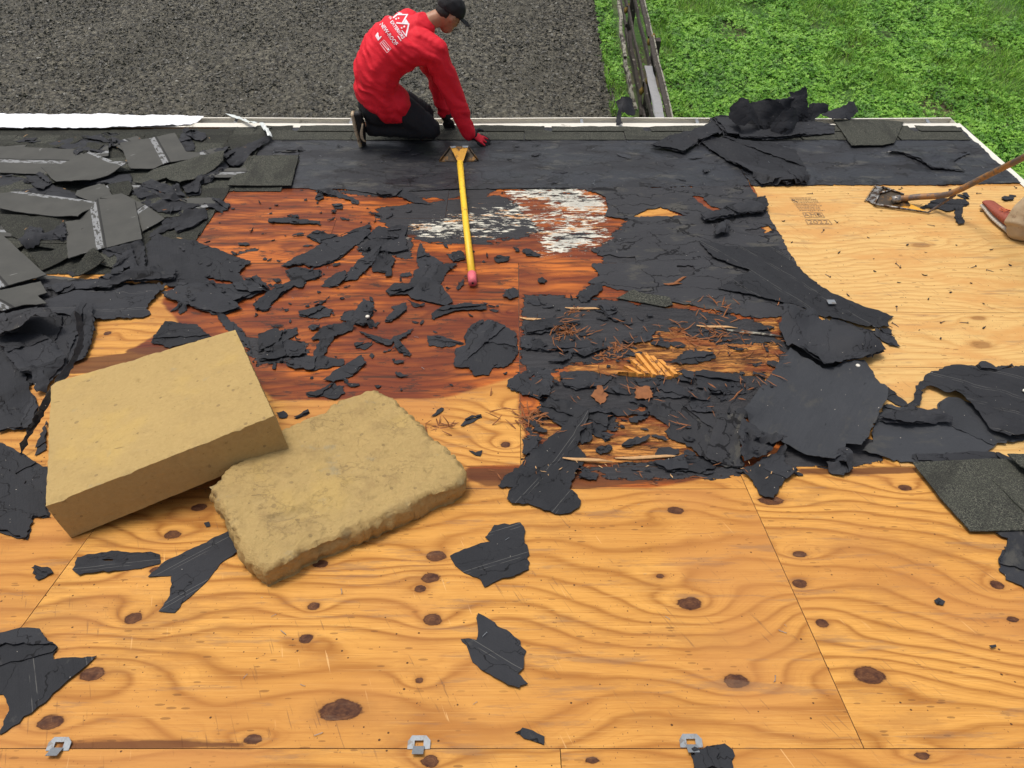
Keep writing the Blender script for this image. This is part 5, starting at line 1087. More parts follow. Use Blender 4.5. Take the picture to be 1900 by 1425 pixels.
# nails, staples
def nail_parts(L=.038):
    Vv, Fc = tube('x', [(0,0,0),(L*.5,.001,.001),(L*.93,0,0),(L,0,0)], [.0016,.0016,.0016,.0003], None, seg=6, data=True); me = bpy.data.meshes.new('shank'); me.from_pydata([tuple(p) for p in Vv], [], Fc); me.materials.append(M['nail'])
    Vv, Fc = tube('x', [(-.0012,0,0),(.0002,0,0)], [.0055,.0055], None, seg=10, data=True); mh = bpy.data.meshes.new('nail_head'); mh.from_pydata([tuple(p) for p in Vv], [], Fc); mh.materials.append(M['nail']); return me, mh
nsh, nhd = nail_parts()
nl = [(1507,360,'top of the stamp'),(1470,372,'left of the printed stamp'),(1553,414,'right of the boxed year'),(1528,428,'below the boxed year'),(1812,360,'above the red boot'),(1733,420,'below the toothed shovel'),(1662,490,'right of the diagonal felt end'),(1670,498,'right of the diagonal felt'),(1810,495,'below the red boot'),(1830,502,'right under the red boot'),(1540,515,'beside the tip of the black felt edge'),(1663,570,'near the joint of the new sheets'),(1745,600,'left of the faint knot'),(1795,600,'right of the faint knot'),(1655,600,'at the tip of the diagonal felt'),(1885,350,'beside the tan trouser leg')]
for i, (x, y, wh) in enumerate(nl):
    u0, v0 = uv(x, y); t = tag(empty('roofing_nail', W(u0, v0, .0045)), 'bent dark roofing nail lying on new plywood '+wh, 'nail', 'loose nails on the new plywood')
    t.rotation_mode = 'QUATERNION'; t.rotation_quaternion = Vector(nF).to_track_quat('Z', 'Y') @ Matrix.Rotation(i*2.4, 3, 'Z').to_quaternion() @ Matrix.Rotation(.12, 3, 'Y').to_quaternion()
    for nm, me in (('shank', nsh), ('nail_head', nhd)):
        c = bpy.data.objects.new(nm, me); COL.objects.link(c); c.parent = t
for gi, (poly, n, lab, grp) in enumerate([([(600,960),(1350,930),(1560,1380),(120,1380)], 16, 'small bright staple in the amber plywood sheet', 'staples in the amber plywood'), ([(500,262),(1300,262),(1380,345),(600,345)], 22, 'staple sticking out of the black felt', 'staples in the black felt'), ([(1400,268),(1740,250),(1870,340),(1420,340)], 22, 'staple on the damp felt at the right corner', 'staples at the right corner'), ([(400,380),(950,380),(950,700),(480,700)], 14, 'pale staple on the red plywood', 'staples on the red plywood')]):
    Vv, Fc = tube('x', [(-.009,0,0),(-.0085,0,.003),(.0085,.001,.004),(.009,0,.001)], [.0008]*4, None, seg=5, data=True); me = bpy.data.meshes.new('staple'); me.from_pydata([tuple(p) for p in Vv], [], Fc); me.materials.append(M['galv'])
    scatter(n, poly, 'staple', lab, 'staple', grp, [me], 60+gi, .002, .5)
# galvanised panel clips standing in the bottom joint
def clip(px, py, lab, tilt):
    u0, v0 = uv(px, py); root = tag(empty('panel_clip', W(u0, v0, .0)), lab, 'metal clip'); L = np.array(root.location)
    e1 = np.array([1., 0, 0]); e2 = dN*math.cos(tilt)+nN*math.sin(tilt); n = np.cross(e1, e2)
    out = [(-.040,-.002),(-.040,.020),(-.026,.036),(.024,.036),(.040,.022),(.040,-.002),(.016,-.002),(.016,.022),(-.016,.022),(-.016,-.002)]
    a = [e1*x*.72+e2*y*.85+n*.003 for x, y in out]; b = [p-n*.002 for p in a]; k = len(out)
    bm = bmesh.new(); va = [bm.verts.new(p) for p in a]; vb = [bm.verts.new(p) for p in b]; bm.faces.new(va); bm.faces.new(vb[::-1])
    for i in range(k): bm.faces.new((va[i], vb[i], vb[(i+1) % k], va[(i+1) % k]))
    me = bpy.data.meshes.new('clip_plate'); bm.to_mesh(me); bm.free(); me.materials.append(M['galv']); o = bpy.data.objects.new('clip_plate', me); COL.objects.link(o); o.parent = root
    P, Fc = box(-.016, .016, -.030, .004, -.001, .001); P = [e1*p[0]*.9+(dN*p[1]*.8+nN*(.006+p[2]+p[1]*-.25)) for p in P]; mk('clip_tongue', P, Fc, M['galv'], root, smooth=False)
clip(107, 1392, 'galvanised panel clip at the left end of the bottom joint', .35); clip(777, 1389, 'galvanised panel clip in the middle of the bottom joint', .35); clip(1283, 1386, 'galvanised panel clip right of the middle, touching felt', .35)
u0, v0 = uv(1540, 568); tag(roofbox('metal_tag', u0-.02, u0+.02, v0-.018, v0+.018, float(hf_get(np.array([u0]), np.array([v0]))[0])+.012, float(hf_get(np.array([u0]), np.array([v0]))[0])+.015, M['galv']), 'little square metal tag on the diagonal felt piece', 'metal tag')
for i, (x, y, lab) in enumerate([(1587, 690, 'on the large square felt piece'), (1894, 738, 'on the crescent tailed felt'), (684, 600, 'on the upright rectangular flake')]):
    u0, v0 = uv(x, y); hz = float(hf_get(np.array([u0]), np.array([v0]))[0])+.01
    tag(mk('nail_disc', *tube('x', [W(u0, v0, hz), W(u0, v0, hz+.006)], [.011, .009], None, seg=12, data=True), M['white']), 'shiny round nail head '+lab, 'nail head')

# printed stamp on the new plywood
def text_on_roof(body, px, py, size, name, parent, skew=0., sx=1.):
    c = bpy.data.curves.new(name, 'FONT'); c.body = body; c.size = 1; c.align_x = 'CENTER'; c.align_y = 'CENTER'; o = bpy.data.objects.new(name, c); COL.objects.link(o)
    me = bpy.data.meshes.new_from_object(o.evaluated_get(bpy.context.evaluated_depsgraph_get())); bpy.data.objects.remove(o); u0, v0 = uv(px, py)
    for v in me.vertices: v.co = Vector(W(u0+v.co.x*size*sx, v0+v.co.y*size, .0022)-np.array(parent.location))
    me.materials.clear(); me.materials.append(M['ink']); o = bpy.data.objects.new(name, me); COL.objects.link(o); o.parent = parent; return o
st = tag(empty('grade_stamp', W(*uv(1510, 390), 0)), 'faint printed stamp with the boxed year on the new plywood', 'printed stamp')
def frame_px(p, wd=.004):
    Q = [np.array(uv(*q)) for q in p]
    for i in range(len(Q)):
        a, b = Q[i], Q[(i+1) % len(Q)]; d = (b-a)/np.linalg.norm(b-a)*wd/2; n = np.array([-d[1], d[0]])
        mk('stamp_line', [W(*(a+n), .002+.0001*i)-np.array(st.location), W(*(b+n), .002+.0001*i)-np.array(st.location), W(*(b-n), .002+.0001*i)-np.array(st.location), W(*(a-n), .002+.0001*i)-np.array(st.location)], [(0, 3, 2, 1)], M['ink'], st, smooth=False)
frame_px([(1494,408),(1537,408),(1544,417),(1499,417)]); frame_px([(1489,395),(1524,395),(1530,404),(1494,404)])
text_on_roof('2022', 1518, 412.5, .062, 'year_print', st); text_on_roof('AMB', 1508, 399.5, .055, 'mill_print', st)
r = random.Random(4)
for k in range(9):
    y = 367+k*2.9; x = 1465+k*2.1+(y-367)*.05; Vv = []; Fc = []
    xe = x+44+r.uniform(-6, 3)
    while x < xe:
        l = r.uniform(1.2, 4.5); a = [W(*uv(x, y), .002), W(*uv(x+l, y), .002), W(*uv(x+l+.2, y+1.1), .002), W(*uv(x+.2, y+1.1), .002)]; n0 = len(Vv); Vv += [p-np.array(st.location) for p in a]; Fc.append((n0, n0+3, n0+2, n0+1)); x += l+r.uniform(.6, 1.6)
    mk('print_row', Vv, Fc, M['ink'], st, smooth=False)

# ================================================================== THE TWO SANDY BLOCKS
def stone(name, top_px, o, n, thick, mat, label, amp, rnd, res, rag, dents=(), seed=1, loc_amp=.003):
    n = n/np.linalg.norm(n); e1 = np.cross((0, 1, 0), n); e1 /= np.linalg.norm(e1); e2 = np.cross(n, e1); ot = o+n*thick
    P = []
    for x, y in top_px:
        q = hit(x, y, ot, n)-ot; P.append((float(q@e1), float(q@e2)))
    A = np.array(P)
    if (np.roll(A, -1, 0)[:, 1]+A[:, 1]) @ (np.roll(A, -1, 0)[:, 0]-A[:, 0]) > 0: P = P[::-1]
    pr = rag_poly(P, .010, rag, seed); V2, T = triang(pr, [], res, seed); a, b = V2[:, 0], V2[:, 1]
    ed = edge_dist(a, b, np.array(pr)); E = np.concatenate([T[:, [0, 1]], T[:, [1, 2]], T[:, [2, 0]]]); N_ = len(V2)
    bd = E[~np.isin(E[:, 0]*(N_+1)+E[:, 1], E[:, 1]*(N_+1)+E[:, 0])]; nx = dict(bd.tolist()); s = bd[0, 0]; ring = [s]
    while nx[ring[-1]] != s: ring.append(nx[ring[-1]])
    ring = np.array(ring); K = len(ring); c0 = np.array([a.mean(), b.mean()])
    dn = np.zeros(N_)
    for (x, y, rx, ry, dep, ang) in dents:
        q = hit(x, y, ot, n)-ot; da = a-q@e1; db = b-q@e2; c, s_ = math.cos(ang), math.sin(ang); d = np.hypot((da*c+db*s_)/rx, (-da*s_+db*c)/ry); dn -= dep*np.clip(1-d*d, 0, 1)**.7
    hN = amp*(fbm(a*7+seed, b*7, seed, 5)*1.4+.5*fbm(a*24, b*24, seed+3, 3))
    chip = np.clip(fbm(a*22+3, b*22, seed+7, 3)-.18, 0, 1)*np.clip(1-ed/.03, 0, 1)*(.05 if rnd > .005 else .016)
    h = thick+hN+dn-chip-rnd*np.clip(1-ed/(rnd*1.6), 0, 1)**2*(1+.8*fbm(a*12, b*12, seed+5, 3))
    top = o+n*h[:, None]+a[:, None]*e1+b[:, None]*e2; rows = [top]; L = 10
    ra = V2[ring]; tang = np.roll(ra, -1, 0)-np.roll(ra, 1, 0); tang /= np.linalg.norm(tang, axis=1)[:, None]; out = np.stack([tang[:, 1], -tang[:, 0]], 1)
    per = np.concatenate([[0], np.cumsum(np.linalg.norm(np.diff(ra, axis=0), axis=1))])
    F3 = [T]; prev = ring; base = N_
    for k in range(1, L+1):
        t = k/L; hh = h[ring]*(1-t); push = (amp*2.2*(fbm(per*9, np.full(K, t*thick*9.), seed+11, 4)+.28*fbm(per*22+t*2, np.full(K, t*thick*24.), seed+12, 3))+rnd*.7*math.sin(math.pi*min(1, t*1.15)))*(1 if k < L else .4)
        q = ra+out*push[:, None]; rows.append(o+n*hh[:, None]+q[:, :1]*e1+q[:, 1:]*e2); cur = base+np.arange(K); j = np.roll(np.arange(K), -1)
        F3.append(np.stack([prev, cur, cur[j]], 1)); F3.append(np.stack([prev, cur[j], prev[j]], 1)); prev = cur; base += K
    rows.append(np.array([o+e1*c0[0]+e2*c0[1]])); F3.append(np.stack([prev, np.full(K, base), np.roll(prev, -1)], 1))
    Vv = np.concatenate(rows); Fa = np.concatenate(F3); loc = np.stack([(Vv-o)@e1, (Vv-o)@e2, (Vv-o)@n], 1)
    dirt = np.clip((ed[ring]*0+1), 0, 1); dt = np.zeros(len(Vv)); dt[:N_] = np.clip(chip*30, 0, .7)+np.clip(-dn*12, 0, .25)
    ob = mk(name, Vv, Fa, mat, loc=Vv.mean(0), smooth=True, attrs={'loc': loc, 'dirt': dt})
    m = ob.modifiers.new('e', 'EDGE_SPLIT'); m.split_angle = R(38) if rnd < .01 else R(70); return tag(ob, label, 'stone block')
a_, b_, c_ = hit(502, 1076, B, nN), hit(862, 906, B, nN), hit(688, 738, B, nF)
sn = np.cross(b_-a_, c_-a_); sn /= np.linalg.norm(sn)
slab_px = pxs('L', [(738,690),(900,575),(1050,462),(1110,432),(1170,412),(1240,388),(1262,360),(1310,340),(1355,320),(1408,298),(1442,298),(1470,316),(1512,326),(1540,362),(1592,400),(1625,440),(1662,480),(1700,515),(1742,545),(1790,592),(1815,632),(1812,668),(1800,690),(1700,728),(1600,768),(1520,808),(1300,905),(1150,965),(1060,1018),(985,1050),(945,1030),(915,992),(885,958),(850,890),(800,790),(762,728)])
stone('rough_slab', slab_px, a_, sn, .095, M['stoner'], 'rough broken edged slab of sandy yellow stone lying flat under the corner of the smooth block', .0095, .010, .009, .0050,
      [(538,956,.085,.028,.016,.35),(612,853,.025,.014,.008,.3),(690,925,.03,.014,.008,.5),(720,828,.02,.012,.006,0),(560,1020,.03,.02,.008,1),(760,950,.02,.03,.01,1.2),(480,930,.03,.02,.006,.2),(640,795,.02,.012,.005,.4),(640,1000,.03,.015,.006,.4),(800,880,.02,.012,.006,1)], 5)
A1 = hit(131, 1004, B, nN); D1 = hit(533, 838, a_+sn*.095, sn); E1 = hit(135, 748, B, nF)
bn = np.cross(D1-A1, E1-A1); bn /= np.linalg.norm(bn)
stone('sawn_block', [(84,938),(508,770),(436,611),(103,708),(94,716)], A1, bn, .168, M['stone'], 'smooth sawn block of sandy yellow stone with crisp edges, propped on the rough slab', .0010, .0025, .011, .0014,
      [(255,706,.018,.006,.008,.25),(347,682,.016,.004,.006,.3),(438,722,.018,.006,.008,.5),(240,760,.01,.010,.006,1),(163,773,.012,.010,.004,1.2),(358,783,.012,.005,.006,.4),(275,800,.016,.004,.004,.25),(425,700,.02,.005,.006,.4),(110,925,.03,.012,.006,.4),(170,910,.02,.008,.006,.4)], 6)

# ================================================================== TOOLS
def plate(name, pts, th, mat, parent, up_, bev=0):
    pts = [np.array(p, float) for p in pts]; L = np.array(parent.location); k = len(pts); up_ = np.array(up_)
    V_ = [p-L for p in pts]+[p-L-up_*th for p in pts]
    return mk(name, V_, [tuple(range(k)), tuple(range(2*k-1, k-1, -1))]+[(i, i+k, (i+1) % k+k, (i+1) % k) for i in range(k)], mat, parent, smooth=False)
def Zc(c, x, y, h, off=(0, 0)):
    px, py = pxs(c, [(x, y)])[0]; return hit(px, py, B+nF*h, nF)
CR['Y'] = (790,240,.07368); CR['Z'] = (1590,290,.16316)
ys = tag(empty('shingle_remover', W(*uv(856, 300), 0)), 'roof tear off shovel with a long yellow handle and pink end', 'tool'); L0 = np.array(ys.location)
def onpl(c, pts, base, n, h=0.): 
    o = W(*uv(*base), h); n = np.array(n, float)/np.linalg.norm(n); return [hit(x, y, o, n) for x, y in pxs(c, pts)]
pn = nF*.80+np.array([0, -.6, 0])*1.; pn /= np.linalg.norm(pn)
plate('blade', onpl('Y', [(330,808),(600,440),(1080,425),(1330,780),(1300,805),(800,830)], (850,301), pn, .003), .004, M['blade'], ys, pn)
for a, b in (((345,790),(600,450)), ((1085,440),(1320,775)), ((350,815),(1300,800))):
    q = onpl('Y', [a, b], (850,301), pn, .012); tube('blade_rib', [q[0]-L0, q[1]-L0], .006, M['blade'], ys, 6)
pn2 = nF*.75+np.array([0, -.66, 0]); pn2 /= np.linalg.norm(pn2)
plate('socket_plate', onpl('Y', [(605,425),(760,420),(765,480),(845,515),(920,480),(925,412),(1075,410),(980,700),(925,860),(925,890),(800,890),(795,800),(700,600)], (853,304), pn, .03), .006, M['yrust'], ys, pn)
plate('socket_lip', onpl('Y', [(605,425),(760,420),(755,455),(640,470)], (853,304), pn, .036), .002, M['galv'], ys, pn); plate('socket_lip', onpl('Y', [(925,412),(1075,410),(1060,455),(925,455)], (853,304), pn, .036), .002, M['galv'], ys, pn)
HP = lambda x, y, h: hit(x, y, B+nF*h, nF)
hp = [HP(853.5, 302, .050), HP(857, 340, .045), HP(865, 420, .036), HP(875.5, 508, .028)]
tube('handle', np.array(hp)-L0, [.021,.019,.019,.020], M['yellow'], ys, 12)
tube('handle_end', [np.array(hp[3])-L0, HP(877, 525, .028)-L0], [.0235, .0225], M['pink'], ys, 14)
q = HP(877, 525.2, .030)-L0; tube('end_hole', [q, q+(HP(877, 525.8, .030)-HP(877, 525.2, .030))], [.006, .006], M['cap'], ys, 8)

ts = tag(empty('toothed_shovel', W(*uv(1650, 380), 0)), 'toothed tear off shovel with a worn bent wooden handle on the pale new plywood', 'tool'); L1 = np.array(ts.location)
zp = lambda x, y, h: Zc('Z', x, y, h)-L1
bl = [(205,545,.012),(420,575,.012),(815,640,.006),(620,520,.02),(510,430,.03),(350,350,.03),(280,345,.03)]
pl_ = [zp(*p) for p in bl]; pn = nF
def poly3(name, pts, th, mat, parent):
    k = len(pts); V_ = list(pts)+[p-nF*th for p in pts]; return mk(name, V_, [tuple(range(k)), tuple(range(2*k-1, k-1, -1))]+[(i, i+k, (i+1) % k+k, (i+1) % k) for i in range(k)], mat, parent, smooth=False)
poly3('blade', [zp(205,545,.012),zp(420,578,.012),zp(610,560,.014),zp(540,440,.034),zp(350,352,.030),zp(282,350,.030)], .004, M['blade'], ts)
poly3('blade_tail', [zp(420,578,.010),zp(815,640,.006),zp(620,545,.012),zp(560,520,.018)], .003, M['yrust'], ts)
poly3('toothed_plate', [zp(115,500,.010),zp(205,548,.014),zp(285,345,.032),zp(220,335,.026)], .004, M['steel'], ts)
for k in range(14):
    t = k/13; a = zp(105+(215-105)*t, 505+(335-505)*t, .010+.018*t); b = zp(88+(200-88)*t, 508+(332-508)*t, .004+.016*t)
    tube('tooth', [a, (a+b)/2, b+(b-a)*.6], [.0075, .006, .001], M['steel'], ts, 5, .5)
for a, b in (((205,545,.018),(820,642,.010)), ((200,545,.018),(290,348,.036)), ((290,350,.036),(535,432,.038)), ((255,420,.03),(420,380,.034))):
    tube('blade_rib', [zp(*a), zp(*b)], [.008, .005], M['steel'], ts, 6)
hd = [zp(430,492,.03), zp(700,462,.055), zp(900,450,.09), zp(1040,430,.13), zp(1200,365,.19), zp(1400,262,.28), zp(1600,160,.38), zp(1900,10,.53)]
far_ = zp(2500,-290,.80)
hd2 = spline(hd+[far_], 40); tube('handle', hd2, np.linspace(.019, .017, 40), M['handle'], ts, 12)
tube('ferrule', [zp(400,500,.03), zp(500,480,.048)], [.028, .022], M['steel'], ts, 10)
tube('brace', [zp(815,635,.01), zp(960,540,.05), zp(1120,440,.14)], [.006, .008, .008], M['handle'], ts, 6)

# ================================================================== PEOPLE
def ico(sub=2):
    bm = bmesh.new(); bmesh.ops.create_icosphere(bm, subdivisions=sub, radius=1); v = np.array([tuple(x.co) for x in bm.verts]); fcs = np.array([[q.index for q in f_.verts] for f_ in bm.faces]); bm.free(); return v, fcs
IV, IF = ico(2)
def limb(p1, r1, p2, r2, n=None):
    p1 = np.array(p1, float); p2 = np.array(p2, float); d = np.linalg.norm(p2-p1); n = n or max(3, int(d/(min(r1, r2)*.35))+1)
    return [(p1+(p2-p1)*t, (r1+(r2-r1)*t,)*3, None) for t in np.linspace(0, 1, n)]
def chain(*pr):
    out = []
    for i in range(len(pr)-1): out += limb(pr[i][0], pr[i][1], pr[i+1][0], pr[i+1][1])
    return out
def vox(name, blobs, mat, parent, voxel=.010, smooth=8, wrinkle=0., wf=12., wdir=None, seed=0, post=None):
    Vv = []; Fc = []; k = 0
    for c, r, ax in blobs:
        v = IV*np.array(r)
        if ax is not None: v = v@np.array(ax)
        Vv.append(v+c); Fc.append(IF+k); k += len(v)
    me = bpy.data.meshes.new(name); me.from_pydata(np.concatenate(Vv).tolist(), [], np.concatenate(Fc).tolist()); o = bpy.data.objects.new(name, me); COL.objects.link(o)
    m = o.modifiers.new('r', 'REMESH'); m.mode = 'VOXEL'; m.voxel_size = voxel; m2 = o.modifiers.new('s', 'SMOOTH'); m2.factor = .6; m2.iterations = smooth
    e = o.evaluated_get(bpy.context.evaluated_depsgraph_get()); me2 = bpy.data.meshes.new_from_object(e); bpy.data.objects.remove(o); bpy.data.meshes.remove(me)
    n = len(me2.vertices); co = np.empty(n*3); me2.vertices.foreach_get('co', co); co = co.reshape(-1, 3); nm = np.empty(n*3); me2.vertices.foreach_get('normal', nm); nm = nm.reshape(-1, 3)
    if wrinkle:
        d = np.array(wdir if wdir is not None else (0, 0, 1.)); d = d/np.linalg.norm(d); a, b, _ = frame(d); x = co@d; y = co@a; z = co@b
        wv = fbm(x*wf+y*2.5+fbm(y*5, z*5, 3, 2)*1.5, z*2.5+y*1.5+seed, seed, 3); co = co+nm*((1-np.abs(wv)*3.5).clip(-.4, 1)*wrinkle)[:, None]
    if post: co = post(co, nm)
    L = np.array(parent.location); me2.vertices.foreach_set('co', (co-L).ravel()); me2.update(); me2.polygons.foreach_set('use_smooth', [True]*len(me2.polygons)); me2.materials.clear(); me2.materials.append(mat); me2.name = name
    o = bpy.data.objects.new(name, me2); COL.objects.link(o); o.parent = parent; return o
def hand(wrist, dirv, nrm, s=1., spread=.25, curl=.25, thick=1., left=1):
    """palm, four unequal fingers with bent knuckles, and a thumb from the side of the palm"""
    d = np.array(dirv, float); d /= np.linalg.norm(d); n = np.array(nrm, float); n = n-d*(n@d); n /= np.linalg.norm(n); sde = np.cross(d, n)*left; out = []
    for q in np.linspace(0, 1, 5): 
        c = np.array(wrist)+d*(.085*s*q); out.append((c, (.014*thick, .030*s*(.8+.3*q), .022), np.array([n, sde, d])))
    for i, (Lf, off) in enumerate(((.070, -.030), (.080, -.010), (.075, .010), (.058, .029))):
        b0 = np.array(wrist)+d*.088*s+sde*off*s; dd = d+sde*off*6*spread; dd /= np.linalg.norm(dd); p1 = b0+dd*Lf*.5*s-n*Lf*.1*curl; p2 = p1+(dd-n*curl*1.6)/np.linalg.norm(dd-n*curl*1.6)*Lf*.5*s
        out += chain((b0, .0095*thick), (p1, .009*thick), (p2, .0075*thick))
    b0 = np.array(wrist)+d*.03*s-sde*.026*s; p1 = b0+(d*.6-sde*.8)*.035*s; p2 = p1+(d*.9-sde*.35-n*.2)*.032*s; out += chain((b0, .013*thick), (p1, .0105*thick), (p2, .0085*thick)); return out
foot = W(*uv(664, 272)); y0 = float(foot[1]); P1 = lambda x, y, dy: atY(x, y, y0+dy)
p1 = tag(empty('person', W(*uv(760, 262))), 'kneeling worker in red long sleeved shirt, dark trousers and black cap at the gutter', 'person')
pel = P1(703, 178, .10); mid = P1(696, 124, .12); che = P1(745, 77, .16); nk = P1(799, 39, .26); hdc = P1(832, 26, .30)
shR = P1(806, 96, .08); shL = P1(758, 44, .34); elR = P1(838, 170, .06); wrR = P1(870, 246, .03); elL = P1(808, 140, .36); wrL = P1(824, 207, .30)
sp_ = (nk-pel)/np.linalg.norm(nk-pel); wd_ = shR-shL; wd_ = wd_-sp_*(wd_@sp_); wd_ /= np.linalg.norm(wd_); dp_ = np.cross(sp_, wd_); AX = np.array([wd_, dp_, sp_])
kn1 = P1(797, 238, .05); an1 = P1(690, 236, .06); kn2 = P1(786, 212, .26); an2 = P1(712, 240, .26); toe = W(*uv(669, 270), .02)
torso = []
for t in np.linspace(0, 1, 13):
    c = pel*(1-t)**2+2*t*(1-t)*(mid+(mid-(pel+che)/2)*.6)+che*t*t; w_ = .205-.02*math.sin(t*math.pi)+.01*t; d_ = .15-.008*math.sin(t*math.pi); torso.append((c, (w_, d_, .10), AX))
def slim(bl, k): return [(c, tuple(x*k for x in r), ax) for c, r, ax in bl]
neck = chain((che+(nk-che)*.5, .07), (nk, .055), (hdc, .055))
fd = np.array([.56, .30, -.82]); fd /= np.linalg.norm(fd); hu = np.array([.45, .25, .75]); hu = hu-fd*(hu@fd); hu /= np.linalg.norm(hu); hr = np.cross(fd, hu); HA = np.array([hr, fd, hu])
head = [(hdc, (.072, .090, .098), HA), (hdc+fd*.045-hu*.055, (.050, .050, .050), HA), (hdc+fd*.092-hu*.012, (.011, .014, .020), HA), (hdc+fd*.080-hu*.055, (.022, .012, .008), HA), (hdc+fd*.075+hr*.03+hu*.01, (.014, .010, .008), HA), (hdc+fd*.075-hr*.03+hu*.01, (.014, .010, .008), HA)]
ears = [(hdc+hr*s*.074-fd*.004-hu*.004+hr*s*.006*(k-1), (.006, .014+.002*k, .026), HA) for s in (-1, 1) for k in (0, 1, 2)]
dR = W(*uv(903, 271), .02)-wrR; dL = np.array([.25, -.1, -.95])
bl = slim(torso, .90)+neck+head+ears+chain((shR, .06), (elR, .042), (wrR, .030))+chain((shL, .06), (elL, .042), (wrL, .030))+chain((pel, .09), (kn1, .055), (an1, .04))+chain((pel, .09), (kn2, .055), (an2, .04))
bl += slim(hand(wrR, dR, (-.1, -.5, .85), .95, .3, .15), .9)+slim(hand(wrL, dL, (0, -1, .2), .95, .1, .6), .9)+chain((an1, .035), (foot+nF*.16+np.array([.02, 0, 0]), .022), (foot+nF*.07+np.array([.03, 0, 0]), .018))+chain((an2, .035), (an2+np.array([-.03, .02, -.08]), .03))
vox('body', bl, M['skin'], p1, .0075, 3)
shb_ = list(torso)+chain((che, .12), (shR*.5+che*.5, .12), (shR, .085), (elR, .068), (wrR, .050))+chain((che, .12), (shL*.6+che*.4, .11), (shL, .085), (elL, .062), (wrL, .046))+chain((che, .13), (che*.35+nk*.65, .092))
shb_ += [(pel+np.array([.03, 0, -.05]), (.19, .155, .11), AX), (pel+np.array([.09, -.01, -.01]), (.16, .13, .10), AX), (pel+np.array([-.03, 0, 0.]), (.18, .15, .10), AX), (elR*.5+shR*.5, (.072,)*3, None)]
shirt = vox('shirt', shb_, M['shirt'], p1, .008, 6, .010, 11., sp_*.6+np.array([.5, 0, .3]), 3)
tr = chain((pel-np.array([0, 0, .06]), .15), (pel*.5+kn1*.5, .105), (kn1, .078), (kn1*.6+an1*.4-np.array([0,0,.0]), .070), (an1, .060))+chain((pel-np.array([0, 0, .05]), .15), (pel*.5+kn2*.5, .11), (kn2, .080), (kn2*.6+an2*.4, .07), (an2, .06))
def floor_clip(co, nm):
    h = (co-B)@nF; return co+nF*np.maximum(.004-h, 0)[:, None]
vox('trousers', tr, M['trouser'], p1, .009, 7, .006, 14., (1, 0, .3), 5, floor_clip)
cu = hu-fd*.25; cu /= np.linalg.norm(cu); cr = hr; cf = np.cross(cu, cr); CA = np.array([cr, cf, cu]); cc = hdc+hu*.022-fd*.006
cap = [(cc+cu*.018, (.086, .103, .086), CA)]
def capcut(co, nm):
    h = (co-cc)@cu; return co-cu[None, :]*np.minimum(h+.008, 0)[:, None]
vox('cap', cap, M['cap'], p1, .006, 2, post=capcut)
ff = fd*.95-cu*.0; ff = ff-cu*(ff@cu); ff /= np.linalg.norm(ff); br = []
for i in range(9):
    for j in range(5):
        a = (i/8-.5)*1.7; rr = .070+.072*math.cos(a*.75)*j/4*1.1+.02*(1-math.cos(a)); br.append((cc+cu*(.004-.010*(j/4)-.012*abs(math.sin(a)))+ff*rr*math.cos(a)+cr*rr*math.sin(a)*1.0, (.013, .013, .0045), CA))
vox('cap_brim', br, M['cap'], p1, .004, 2)
L_ = np.array(p1.location); 
vox('hair', [(hdc-fd*.030-hu*.008, (.068, .064, .060), HA)], M['hair'], p1, .006, 3)
vox('glove', hand(wrR+dR/np.linalg.norm(dR)*.0, dR, (-.1, -.5, .85), 1., .35, .15, 1.3)+chain((wrR, .038), (wrR+dR*.2, .036)), M['glove'], p1, .0048, 2, post=floor_clip)
gb = []
dRn = dR/np.linalg.norm(dR); up3 = np.array([-.05, -.35, .93]); up3 -= dRn*(up3@dRn); up3 /= np.linalg.norm(up3); sd3 = np.cross(dRn, up3)
for q in np.linspace(0, 1, 6): gb.append((wrR+dRn*(.01+.09*q)+up3*.010, (.012, .027+.006*q, .016), np.array([up3, sd3, dRn])))
for off in (-.022, 0, .022): gb += chain((wrR+dRn*.10+sd3*off+up3*.012, .010), (wrR+dRn*.135+sd3*off*1.25+up3*.009, .007))
vox('glove_back', gb, M['gred'], p1, .0045, 2)
vox('glove', hand(wrL, dL, (0, -1, .2), 1., .15, .7, 1.3)+chain((wrL, .040), (wrL+dL*.04, .038)), M['glove'], p1, .0048, 2)
# shoe standing on its toes, sole towards the left
def shoe(heel, toe_, up_, parent, lab=None, mu=M['shoeb'], ms=M['shoew'], lo=.27, wdt=.043):
    d = toe_-heel; Ls = np.linalg.norm(d); d /= Ls; up_ = np.array(up_, float); up_ = up_-d*(up_@d); up_ /= np.linalg.norm(up_); s = np.cross(d, up_); A_ = np.array([s, up_, d]); sole = []; upr = []
    for t in np.linspace(0, 1, 16):
        w_ = wdt*(.78+.35*math.sin(min(1, t*1.15)*math.pi*.9-.3)*(1 if t > .25 else .7)); c = heel+d*Ls*t+up_*(.012*max(0, t-.75)*4*0)
        sole.append((c+up_*.010, (w_, .016, .020), A_)); hgt = .052 if t < .35 else .052-.030*(t-.35)/.65; upr.append((c+up_*(.022+hgt*.45), (w_*.90, hgt*.62, .024), A_))
    o1 = vox('shoe_sole', sole, ms, parent, .0055, 3); o2 = vox('shoe_upper', upr, mu, parent, .0055, 4); return A_, d, up_, s
hl = P1(652, 212, -.01); A_, d_, u_, s_ = shoe(hl, W(*uv(668, 271), .015), (1, -.12, .35), p1)
